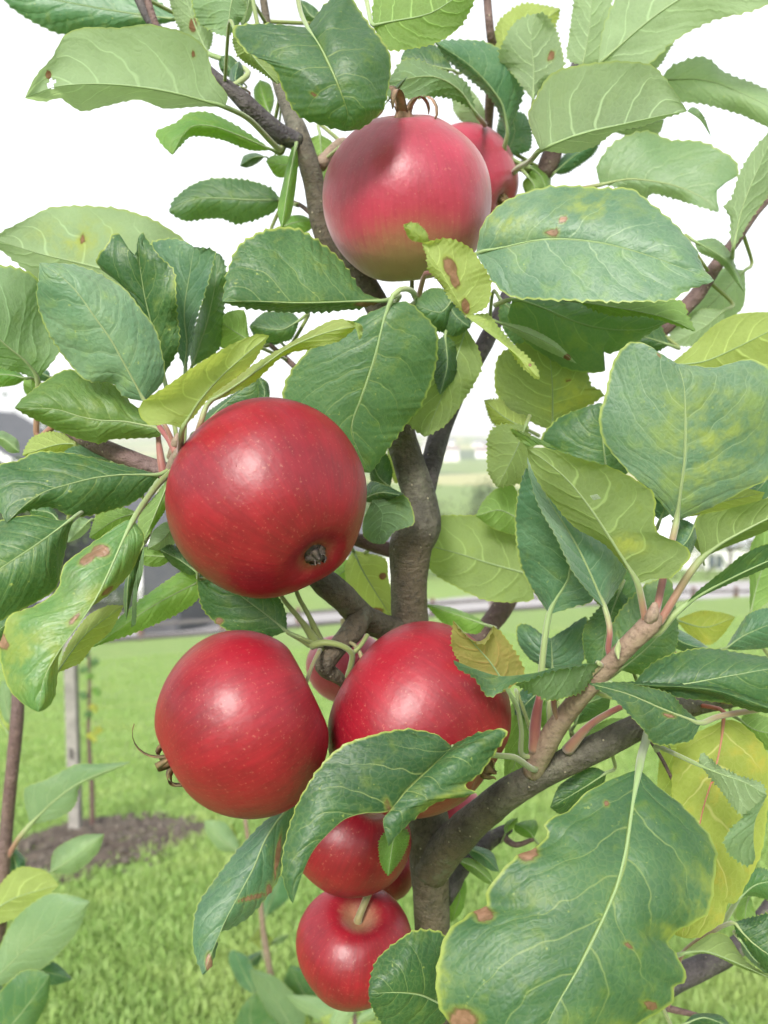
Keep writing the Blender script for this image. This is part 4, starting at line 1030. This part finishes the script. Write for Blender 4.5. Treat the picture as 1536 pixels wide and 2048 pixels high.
L('T','mid',(.90,.895,.89),'530,2100 500,2040 510,1985','470,2070 480,2020','570,2060 540,2010',**kw)
L('T','blue',.96,'530,1835 545,1795 565,1750','528,1800 545,1765','575,1800 580,1775',**kw)
L('U','yellow',.94,'525,1880 520,1850 500,1880','505,1870 495,1890','545,1875 530,1900',**kw)
L('T','pale',.95,'540,1890 560,1875 578,1868','550,1878','565,1885',**kw)
L('T','blue',.97,'490,1930 510,1915 528,1900','490,1915','515,1930',**kw)

kw = dict(parent=yt2, tooth=2)
L('T','pale',(.91,.91,.91),'480,1705 445,1680 410,1640','440,1700 412,1665','475,1680 450,1645',**kw)
L('U','yellow',.92,'472,1700 465,1670 462,1645','455,1680','474,1675',**kw)
yt4 = young_tree((W(705,2300,.80).x, .86), 'pinkish young shoot rising below the lowest apple', [(706,2010,.82,8),(710,2060,.82,10),(712,2300,.83,12)])
kw = dict(parent=yt4, tooth=2)
L('T','pale',.82,'712,2048 735,2030 760,2018','720,2030 742,2016','735,2042 755,2030',**kw)
L('T','pale',.81,'690,2060 670,2040 700,2012','660,2050 670,2020','700,2040 710,2020',**kw)

# ------------------------------------------------------------------ staked tree on the lawn
WOOD = simple_mat('stake_wood', (.27,.255,.23), (.19,.18,.165), 30, .8, .4, 60)
SOIL = simple_mat('soil', (.055,.040,.030), (.11,.085,.065), 25, .95, .8, 60)
SOILP = simple_mat('soil_stones', (.12,.10,.08), (.06,.05,.04), 60, .9, .5, 80)
base = ground_at(152, 1672)
sx, sy = base.x, base.y
root = empty('stake', G(sx, sy), label='weathered grey square timber stake standing in the bare soil patch', cat='stake')
mb = MB(); hw = .0185
V = []
for z, k in ((-.1, 1), (.70, 1), (.712, .8)):
    V += [(-hw*k,-hw*k,z),(hw*k,-hw*k,z),(hw*k,hw*k,z),(-hw*k,hw*k,z)]
Fs = [(0,1,5,4),(1,2,6,5),(2,3,7,6),(3,0,4,7),(4,5,9,8),(5,6,10,9),(6,7,11,10),(7,4,8,11),(8,9,10,11)]
mb.add(V, Fs); post = mb.build('post', WOOD, root)
mb = MB().box((-.006,-hw-.004,.285),(.006,-hw-.0005,.32)); mb.build('knot', simple_mat('dark_knot',(.07,.065,.06),rough=.8), root)
tx, ty = sx + .046, sy + .03
yt5 = empty('young_apple_tree', G(tx, ty), label='thin young apple tree tied to the grey stake on the lawn', cat='tree')
S = spline(np.array([(0,0,-.02,.010),(.004,0,.15,.0085),(-.004,.004,.35,.007),(.006,0,.55,.006),(.002,.004,.72,.0045)]), 24)
Vt, Ft = tube(S[:, :3], S[:, 3], 9, .06, 60)
link('trunk', mesh_from('trunk', Vt, Ft, BARK_RED), yt5)
for k, (ax, ay, m) in enumerate([(186,1405,'gold'),(196,1450,'gold'),(182,1462,'gold'),(168,1330,'mid'),(180,1345,'fresh'),(166,1380,'mid'),(192,1372,'fresh'),(172,1300,'mid'),(190,1312,'dark'),(176,1420,'dark')]):
    dd = (ty + .0) / math.cos(R(4.5)) * 1.0
    dd = sy + .05 + .02 * math.sin(k)
    s = 14
    q = random.Random(k)
    dx, dy = q.uniform(-10, 10), q.uniform(14, 24)
    L('T', m, dd, [(ax, ay), (ax+dx*.5, ay+dy*.5), (ax+dx, ay+dy)], [(ax-9, ay+dy*.45)], [(ax+10, ay+dy*.5)], parent=yt5, tooth=1, pw=3, pet=[(178, ay-6, dd)], puff=0, wave=.002)

# bare soil patch, a low mound with clods
bc = ground_at(205, 1688)
V = [(0,0,.03)]; Fs = []; nr_, ns_ = 14, 48
for i in range(1, nr_ + 1):
    q = i / nr_
    for k in range(ns_):
        a = 2*math.pi*k/ns_
        rr = .36 * q * (1 + .16*math.sin(3*a+1) + .08*math.sin(7*a))
        x, y = rr*math.cos(a)*1.05, rr*math.sin(a)*1.1
        z = float(ground_z(bc.x+x, bc.y+y)) - bc.z + .035*(1-q**3) - .006 + (.014*mnoise.noise(Vector((x*22,y*22,3))) if q < 1 else -.01)
        V.append((x, y, z))
Fs += [(0, 1+k, 1+(k+1)%ns_) for k in range(ns_)]
for i in range(nr_-1):
    for k in range(ns_):
        k2 = (k+1)%ns_
        Fs.append((1+i*ns_+k, 1+(i+1)*ns_+k, 1+(i+1)*ns_+k2, 1+i*ns_+k2))
sb = link('soil_bed', mesh_from('soil_bed', V, Fs, SOIL), None, bc)
tag(sb, 'patch of bare dark soil round the stake on the lawn', 'soil', kind='structure')
V, Fs = [], []
ico = [Vector(v).normalized() for v in ((0,0,1),(.9,0,.3),(.3,.85,.3),(-.7,.5,.3),(-.7,-.5,.3),(.3,-.85,.3),(.7,.5,-.4),(-.3,.85,-.4),(-.9,0,-.4),(-.3,-.85,-.4),(.7,-.5,-.4),(0,0,-1))]
icf = [(0,1,2),(0,2,3),(0,3,4),(0,4,5),(0,5,1),(1,6,2),(2,7,3),(3,8,4),(4,9,5),(5,10,1),(2,6,7),(3,7,8),(4,8,9),(5,9,10),(1,10,6),(11,7,6),(11,8,7),(11,9,8),(11,10,9),(11,6,10)]
for k in range(230):
    a, q = random.uniform(0, 2*math.pi), math.sqrt(random.random())*.36
    x, y = bc.x+q*math.cos(a), bc.y+q*math.sin(a)*1.1
    s = random.uniform(.004, .017); n0 = len(V)
    zz = float(ground_z(x, y)) + .03*(1-(q/.36)**3)
    for v in ico:
        V.append((x+v.x*s*random.uniform(.7,1.3), y+v.y*s*random.uniform(.7,1.3), zz+v.z*s*.7*random.uniform(.7,1.3)))
    Fs += [tuple(i+n0 for i in f) for f in icf]
cl = link('soil_clods', mesh_from('soil_clods', V, Fs, SOILP, False)); tag(cl, 'crumbled clods and stones on the bare soil patch', 'soil', kind='stuff')

# ------------------------------------------------------------------ lawn
t = NT('grass_blades'); tc = t.n('ShaderNodeTexCoord')
at = t.n('ShaderNodeAttribute', attribute_name='tone').outputs['Fac']
nz = t.noise(tc.outputs['Object'], 2.2, 4, .6)
c = t.mix(at, (.15,.28,.060), (.33,.46,.16))
c = t.mix(t.math('MULTIPLY', t.step(nz, .45, .7), .6), c, (.36,.45,.15))
p = t.n('ShaderNodeBsdfPrincipled', i_Roughness=.5); t.l(c, p.inputs['Base Color'])
p.inputs['Specular IOR Level'].default_value = .3
tl = t.n('ShaderNodeBsdfTranslucent'); t.l(t.mix(.5, c, (.50,.64,.17)), tl.inputs['Color'])
mx = t.n('ShaderNodeMixShader'); mx.inputs[0].default_value = .35; t.l(p.outputs[0], mx.inputs[1]); t.l(tl.outputs[0], mx.inputs[2])
BLADE = t.surf(mx.outputs[0])

def grass(n, ymin, ymax, hmin, hmax, wid):
    y = np.exp(rng.uniform(math.log(ymin), math.log(ymax), n))
    x = rng.uniform(-.56, .56, n) * y
    # tufts
    x = x + rng.normal(0, .02, n); y = y + rng.normal(0, .02, n)
    q = np.hypot(x - bc.x, (y - bc.y) / 1.1)
    keep = (q > .33 + .05 * np.sin(5 * np.arctan2(y - bc.y, x - bc.x)) + .03 * np.sin(11 * np.arctan2(y - bc.y, x - bc.x))) | (rng.random(n) < (.16 + .6 * (np.sin(x * 23 + 2) * np.sin(y * 19) > .2)))
    fy = 28 + (x + 9) * .5
    keep &= y < fy - .3
    x, y = x[keep], y[keep]; n = len(x)
    z = ground_z(x, y) - .004
    patch = .75 + .5 * (np.sin(x * 5.1 + 2 * np.sin(y * 3)) * np.sin(y * 4.3 + x) * .5 + .5)
    hgt = rng.uniform(hmin, hmax, n) * patch
    a = rng.uniform(0, 2*math.pi, n); lean = rng.uniform(.15, .9, n) * hgt
    la = rng.uniform(0, 2*math.pi, n)
    w = wid * rng.uniform(.6, 1.3, n) * (1 + y * .12)
    ux, uy = np.cos(a) * w, np.sin(a) * w
    lx, ly = np.cos(la) * lean, np.sin(la) * lean
    V = np.empty((n, 5, 3))
    V[:, 0] = np.stack([x - ux, y - uy, z], 1); V[:, 1] = np.stack([x + ux, y + uy, z], 1)
    V[:, 2] = np.stack([x - ux*.8 + lx*.35, y - uy*.8 + ly*.35, z + hgt*.6], 1); V[:, 3] = np.stack([x + ux*.8 + lx*.35, y + uy*.8 + ly*.35, z + hgt*.6], 1)
    V[:, 4] = np.stack([x + lx, y + ly, z + hgt], 1)
    i0 = np.arange(n) * 5
    quads = np.stack([i0, i0+1, i0+3, i0+2], 1); tris = np.stack([i0+2, i0+3, i0+4], 1)
    me = bpy.data.meshes.new('grass')
    me.vertices.add(n*5); me.vertices.foreach_set('co', V.ravel())
    loops = np.concatenate([quads.ravel(), tris.ravel()])
    me.loops.add(len(loops)); me.loops.foreach_set('vertex_index', loops.astype(np.int32))
    starts = np.concatenate([np.arange(n)*4, n*4 + np.arange(n)*3]); tot = np.concatenate([np.full(n, 4), np.full(n, 3)])
    me.polygons.add(2*n); me.polygons.foreach_set('loop_start', starts.astype(np.int32)); me.polygons.foreach_set('loop_total', tot.astype(np.int32))
    me.update(calc_edges=True); me.validate()
    tone = np.repeat(np.clip(rng.normal(.5, .25, n), 0, 1), 5)
    at = me.attributes.new('tone', 'FLOAT', 'POINT'); at.data.foreach_set('value', tone.astype(np.float32))
    me.materials.append(BLADE)
    return me
go = link('grass', grass(200000, 1.15, 16.0, .014, .036, .0026)); tag(go, 'short bright green lawn grass between the trees', 'grass', kind='stuff')

# ------------------------------------------------------------------ gravel yard and low fence
GRAVEL = simple_mat('gravel', (.42,.40,.40), (.33,.31,.31), 6, .95, .5, 30)
fa, fb = Vector((-26, 19.5)), Vector((40, 52.5))
fd = (fb - fa).normalized(); fn = Vector((-fd.y, fd.x))
V, Fs = [], []
nl, nw = 70, 8
for i in range(nl + 1):
    for j in range(nw + 1):
        q = fa + fd * ((fb - fa).length * i / nl) + fn * (.35 + 15.0 * j / nw)
        V.append(G(q.x, q.y, .03 + .04 * (0 < j < nw)))
for i in range(nl):
    for j in range(nw):
        Fs.append((i*(nw+1)+j, (i+1)*(nw+1)+j, (i+1)*(nw+1)+j+1, i*(nw+1)+j+1))
gv = link('gravel_track', mesh_from('gravel_track', V, Fs, GRAVEL)); tag(gv, 'pale gravel track running behind the low fence', 'track', kind='structure')
FPOST = simple_mat('fence_post', (.17,.10,.075), (.12,.075,.06), 8, .85)
FRAIL = simple_mat('fence_rail', (.10,.095,.11), (.14,.12,.12), 8, .8)
fence = empty('fence', G(fa.x, fa.y), label='low two rail fence with brown posts along the lower edge of the lawn', cat='fence')
npst = 27
pp = [fa + fd * ((fb - fa).length * i / (npst - 1)) for i in range(npst)]
pm_ = MB().box((-.09,-.09,-.3),(.09,.09,.72)); pm_.add([(-.09,-.09,.72),(.09,-.09,.72),(.09,.09,.72),(-.09,.09,.72),(0,0,.79)],[(0,1,4),(1,2,4),(2,3,4),(3,0,4)])
pme = mesh_from('post', pm_.V, pm_.F, FPOST, False)
for q in pp:
    link('post', pme, fence, G(q.x, q.y) - fence.location)
for a, b in zip(pp[:-1], pp[1:]):
    for hgt in (.13, .56):
        A, B = G(a.x, a.y, hgt) + Vector((fn.x, fn.y, 0)) * -.11, G(b.x, b.y, hgt) + Vector((fn.x, fn.y, 0)) * -.11
        dr = (B - A); L_ = dr.length
        mb = MB().box((0, -.018, -.065), (L_, .018, .065))
        ob = mb.build('rail', FRAIL, fence, A - fence.location)
        ob.rotation_euler = dr.to_track_quat('X', 'Z').to_euler()
        ob.data.name = 'rail'

# ------------------------------------------------------------------ houses
SLATE = simple_mat('roof_slate', (.07,.075,.085), (.10,.10,.11), 3, .6, .4, 10)
CHAR = simple_mat('dark_boarding', (.055,.06,.068), (.075,.08,.085), 2, .8, .3, 8)
WHITE = simple_mat('white_paint', (.80,.80,.79), rough=.6)
PANE = simple_mat('window_glass', (.10,.12,.15), rough=.08, spec=.8)
GREYW = simple_mat('grey_wall', (.45,.45,.46), (.38,.38,.40), 2, .8)
TERRA = simple_mat('terracotta', (.42,.17,.08), (.36,.14,.07), 20, .8)

def house(name, cx, cy, wx, wy, eave, ridge, label, wall, roof, along='y', rot=0.0, group=None, detail=True, trim=WHITE):
    """gabled house; along='y': ridge runs away from the viewer, gable towards the viewer"""
    b = G(cx, cy); b.z = min(float(ground_z(cx + sx_ * wx / 2, cy + sy_ * wy / 2)) for sx_ in (-1, 1) for sy_ in (-1, 1)) - .1
    root = empty(name, b, label=label, cat='house', group=group); root.rotation_euler = (0, 0, rot)
    hx, hy = wx / 2, wy / 2
    if along == 'y':
        V = [(-hx,-hy,0),(hx,-hy,0),(hx,-hy,eave),(0,-hy,ridge),(-hx,-hy,eave),(-hx,hy,0),(hx,hy,0),(hx,hy,eave),(0,hy,ridge),(-hx,hy,eave)]
    else:
        V = [(hx,-hy,0),(hx,hy,0),(hx,hy,eave),(hx,0,ridge),(hx,-hy,eave),(-hx,-hy,0),(-hx,hy,0),(-hx,hy,eave),(-hx,0,ridge),(-hx,-hy,eave)]
    Fs = [(0,1,2,3,4),(9,8,7,6,5),(1,6,7,2),(5,0,4,9),(0,5,6,1),(2,7,8,3),(3,8,9,4)]
    link('wall', mesh_from('wall', V, Fs, wall, False), root)
    ov = .35; th = .16
    half_ = hx if along == 'y' else hy
    ln = (hy if along == 'y' else hx) + ov
    sl = (ridge - eave) / half_
    for sg in (-1, 1):
        x0, x1 = 0, sg * (half_ + ov)
        z0, z1 = ridge + .05, ridge + .05 - sl * (half_ + ov)
        P = [(x0,-ln,z0),(x1,-ln,z1),(x1,ln,z1),(x0,ln,z0),(x0,-ln,z0+th),(x1,-ln,z1+th),(x1,ln,z1+th),(x0,ln,z0+th)]
        if along == 'x': P = [(-y, x, z) for x, y, z in P]
        mb = MB().add(P, [(0,3,2,1),(4,5,6,7),(0,1,5,4),(1,2,6,5),(2,3,7,6),(3,0,4,7)]); mb.build('roof', roof, root)
        if detail:
            P = [(x0,-ln-.04,z0-.16),(x1,-ln-.04,z1-.16),(x1,-ln,z1-.16),(x0,-ln,z0-.16),(x0,-ln-.04,z0+th+.02),(x1,-ln-.04,z1+th+.02),(x1,-ln,z1+th+.02),(x0,-ln,z0+th+.02)]
            if along == 'x': P = [(-y, x, z) for x, y, z in P]
            MB().add(P, [(0,3,2,1),(4,5,6,7),(0,1,5,4),(1,2,6,5),(2,3,7,6),(3,0,4,7)]).build('barge_board', trim, root)
    return root, hx, hy

def window(root, x, y, z, w, h, trim=WHITE, pane=PANE):
    fr = MB().box((x-w/2-.1,y-.06,z-.1),(x+w/2+.1,y+.02,z)).box((x-w/2-.1,y-.06,z+h),(x+w/2+.1,y+.02,z+h+.1)).box((x-w/2-.1,y-.06,z),(x-w/2,y+.02,z+h)).box((x+w/2,y-.06,z),(x+w/2+.1,y+.02,z+h)).box((x-.03,y-.05,z),(x+.03,y+.02,z+h))
    f = fr.build('window', trim, root)
    MB().box((x-w/2,y-.025,z),(x+w/2,y+.01,z+h)).build('pane', pane, f)

h1, hx, hy = house('house', -19.5, 40.5, 21.5, 9, 5.0, 11.2, 'dark boarded house with white trim at the left beyond the fence', CHAR, SLATE)
for x in (-5, 0, 4.6, 8.0): window(h1, x, -hy-.01, 3.2, 1.2, 1.3)
for x in (-3.5, 1.2): window(h1, x, -hy-.01, 6.0, 1.0, 1.2)
MB().box((8.9,-hy-.07,0),(9.2,-hy+.0,4.8)).build('corner_board', WHITE, h1)
MB().box((9.25,-hy-.05,0),(10.55,-hy-.005,2.3)).build('garage_door', simple_mat('garage_door',(.13,.13,.14),rough=.7), h1)
MB().box((6.2,-hy-.06,0),(8.85,-hy-.005,2.6)).build('door_panel', GREYW, h1)
h2, a_, b_ = house('house', -2.2, 62, 7, 6, 2.6, 4.6, 'small white house with dark roof seen left of the trunk', WHITE, SLATE, along='x')
for x in (-2, 1.5): window(h2, x, -b_-.01, .9, 1.0, 1.1)
h3, a_, b_ = house('house', 29, 78, 11, 8, 3.0, 6.0, 'white house with grey roof at the right beyond the track', WHITE, simple_mat('pale_roof',(.5,.52,.55),rough=.5), along='x')
for x in (-3.5, 0, 3.5): window(h3, x, -b_-.01, 1.0, 1.2, 1.2)

# terracotta pot and yellow feed tub behind the fence
def lathe(prof, n=20):
    V, Fs = [], []
    for r_, z_ in prof:
        for k in range(n):
            a = 2*math.pi*k/n; V.append((r_*math.cos(a), r_*math.sin(a), z_))
    for i in range(len(prof)-1):
        for k in range(n):
            Fs.append((i*n+k, i*n+(k+1)%n, (i+1)*n+(k+1)%n, (i+1)*n+k))
    Fs.append(tuple(range(n-1, -1, -1)))
    return V, Fs
q = ground_at(283, 1216)
V, Fs = lathe([(.22,0),(.34,.5),(.38,.5),(.38,.6),(.33,.6),(.30,.5),(.01,.48)])
o = link('flower_pot', mesh_from('flower_pot', V, Fs, TERRA), None, G(q.x, q.y)); tag(o, 'terracotta flower pot standing by the white house corner', 'flower pot')
q = ground_at(272, 1272)
YEL = simple_mat('yellow_plastic', (.62,.42,.06), (.55,.36,.05), 10, .5)
V, Fs = lathe([(.42,0),(.55,.42),(.60,.42),(.60,.47),(.53,.47),(.40,.06),(.01,.05)])
o = link('feed_tub', mesh_from('feed_tub', V, Fs, YEL), None, G(q.x + .1, q.y)); o.scale = (1.6, 1, 1); tag(o, 'yellow plastic tub on the ground behind the low fence', 'tub')

# ------------------------------------------------------------------ trees in the middle distance
def bg_leaf_mat(name, a, b):
    t = NT(name); oi = t.n('ShaderNodeTexCoord')
    c = t.mix(t.step(t.noise(oi.outputs['Object'], .6, 3), .35, .65), a, b)
    p = t.n('ShaderNodeBsdfPrincipled', i_Roughness=.65); t.l(c, p.inputs['Base Color'])
    tl = t.n('ShaderNodeBsdfTranslucent'); t.l(c, tl.inputs['Color'])
    mx = t.n('ShaderNodeMixShader'); mx.inputs[0].default_value = .3; t.l(p.outputs[0], mx.inputs[1]); t.l(tl.outputs[0], mx.inputs[2])
    return t.surf(mx.outputs[0])
BL = [bg_leaf_mat('far_foliage_a', (.06,.10,.045), (.10,.14,.06)), bg_leaf_mat('far_foliage_b', (.09,.13,.05), (.14,.17,.07))]
FARBARK = simple_mat('far_bark', (.09,.075,.06), (.12,.10,.08), 4, .9)
def far_tree(x, y, h, w, label, k, mi):
    b = G(x, y, -.1)
    root = empty('tree', b, label=label, cat='tree', group='trees along the valley beyond the track')
    rd = random.Random(k); g = np.random.default_rng(k)
    Vt, Ft = tube([(0,0,0),(.05*h,0,.25*h),(.02*h,.03*h,.5*h),(0,0,.8*h)], [.035*h,.026*h,.016*h,.004*h], 8, .1, 2)
    for j in range(5):
        a = rd.uniform(0, 6.28); z0 = h * rd.uniform(.28, .5)
        v2, f2 = tube([(0,0,z0),(math.cos(a)*w*.25,math.sin(a)*w*.25,z0+.12*h),(math.cos(a)*w*.42,math.sin(a)*w*.42,z0+.25*h)], [.014*h,.009*h,.003*h], 6)
        n0 = len(Vt); Vt += v2; Ft += [tuple(i+n0 for i in f) for f in f2]
    link('trunk', mesh_from('trunk', Vt, Ft, FARBARK), root)
    cl = []
    for j in range(26):
        a, el, q = rd.uniform(0, 6.28), rd.uniform(-.9, 1.3), rd.uniform(.35, 1)
        cl.append((math.cos(a)*math.cos(el)*w*.5*q, math.sin(a)*math.cos(el)*w*.5*q, h*.62 + math.sin(el)*h*.36*q, w*rd.uniform(.10, .2)))
    V, Fs = [], []
    for (cx, cy, cz, cr) in cl:
        for j in range(70):
            p_ = g.normal(0, .55, 3) * cr
            s = h * rd.uniform(.012, .024)
            u = g.normal(0, 1, 3); u /= np.linalg.norm(u); v = np.cross(u, g.normal(0, 1, 3)); v /= np.linalg.norm(v) + 1e-6
            c0 = np.array((cx, cy, cz)) + p_
            n0 = len(V); V += [c0 - u*s, c0 + v*s*.6, c0 + u*s, c0 - v*s*.6]; Fs.append((n0, n0+1, n0+2, n0+3))
    link('crown', mesh_from('crown', V, Fs, BL[mi], False), root)
k = 0
for (px, d, h, w, lab) in [(905,62,6.0,6.5,'bushy grey green tree right of the trunk beyond the track'),(985,85,7.5,8,'rounded tree with hazy foliage, right of the bushy one'),(1090,70,6,7,'round tree half hidden behind the hanging blue green leaf'),
        (1290,95,7,9,'wide tree behind the reddish spur leaves'),(1460,66,5.5,7,'low tree beside the white house with grey roof'),(640,80,7,8,'tree behind the small white house'),
        (520,55,6,6,'tree showing under the largest apple'),(130,62,13,10,'tall pale tree rising behind the dark house'),(755,100,8,9,'tree hidden behind the trunk'),(1200,120,8,11,'far broad tree in the valley right of the trunk')]:
    k += 1
    x = (px - 768) / F * d
    far_tree(x, d, h, w, lab, k, k % 2)

for (px, d, h, w, lab) in [(15,34,9.0,5.0,'dark tree standing in front of the dark house at the left edge'),(170,35,3.4,4.0,'round bush in front of the dark house'),(235,33.5,2.2,2.6,'small bush between the dark house and the yellow tub'),(700,47,3.5,4.5,'bush beside the small white house')]:
    k += 1
    far_tree((px - 768) / F * d, d, h, w, lab, k, 0)

# low hedges on the valley floor
def hedge(x0, x1, y, h, label, k):
    g = np.random.default_rng(k + 50)
    V, Fs = [], []
    n = 2600
    xs = g.uniform(x0, x1, n); ys = y + g.normal(0, .5, n) + .04 * (xs - x0)
    zs = g.uniform(0, 1, n)**.8 * h * (1 + .3*np.sin(xs*.9) + .2*np.sin(xs*2.3+1))
    for a, b, c_ in zip(xs, ys, zs):
        s = g.uniform(.10, .22); u = g.normal(0, 1, 3); u /= np.linalg.norm(u); v = np.cross(u, g.normal(0, 1, 3)); v /= np.linalg.norm(v)+1e-6
        c0 = np.array((a, b, float(ground_z(a, b)) + c_)); n0 = len(V)
        V += [c0-u*s, c0+v*s*.6, c0+u*s, c0-v*s*.6]; Fs.append((n0, n0+1, n0+2, n0+3))
    o = link('hedge', mesh_from('hedge', V, Fs, BL[k % 2], False)); tag(o, label, 'hedge')
hedge(-10, 34, 62, 2.2, 'long low hedge running behind the gravel track', 1)
hedge(2, 60, 135, 3.0, 'far hazy hedge line crossing the valley fields', 2)

# ------------------------------------------------------------------ far village
VH = [simple_mat('far_white_wall', (.82,.82,.80), rough=.8), simple_mat('far_cream_wall', (.72,.70,.64), rough=.8)]
VR = [simple_mat('far_slate_roof', (.16,.17,.20), rough=.8), simple_mat('far_red_roof', (.24,.19,.18), rough=.8)]
rv = random.Random(5)
for k in range(22):
    r_ = rv.uniform(560, 900); px = rv.uniform(850, 1010) if k < 15 else rv.uniform(500, 1500)
    x = (px - 768) / F * r_
    house('village_house', x, r_, rv.uniform(9, 15), rv.uniform(7, 9), 5, 8.5, 'tiny pale village house on the hazy far hillside', VH[k % 2], VR[(k // 2) % 2], along=('x', 'y')[k % 2], rot=rv.uniform(-.4, .4), group='houses of the far village', detail=False)

# ------------------------------------------------------------------ hazy air over the valley
hz = NT('haze_air')
pv = hz.n('ShaderNodeVolumePrincipled')
pv.inputs['Color'].default_value = (1.0, 1.0, 1.0, 1)
pv.inputs['Density'].default_value = .0006
pv.inputs['Anisotropy'].default_value = 0.0
hz.l(pv.outputs[0], hz.out.inputs['Volume'])
hb = MB().box((-4600, -4600, -30), (4600, 4600, 70)).build('haze', hz.m)
tag(hb, 'pale hazy air lying over the valley and far hillside', 'haze', kind='stuff')
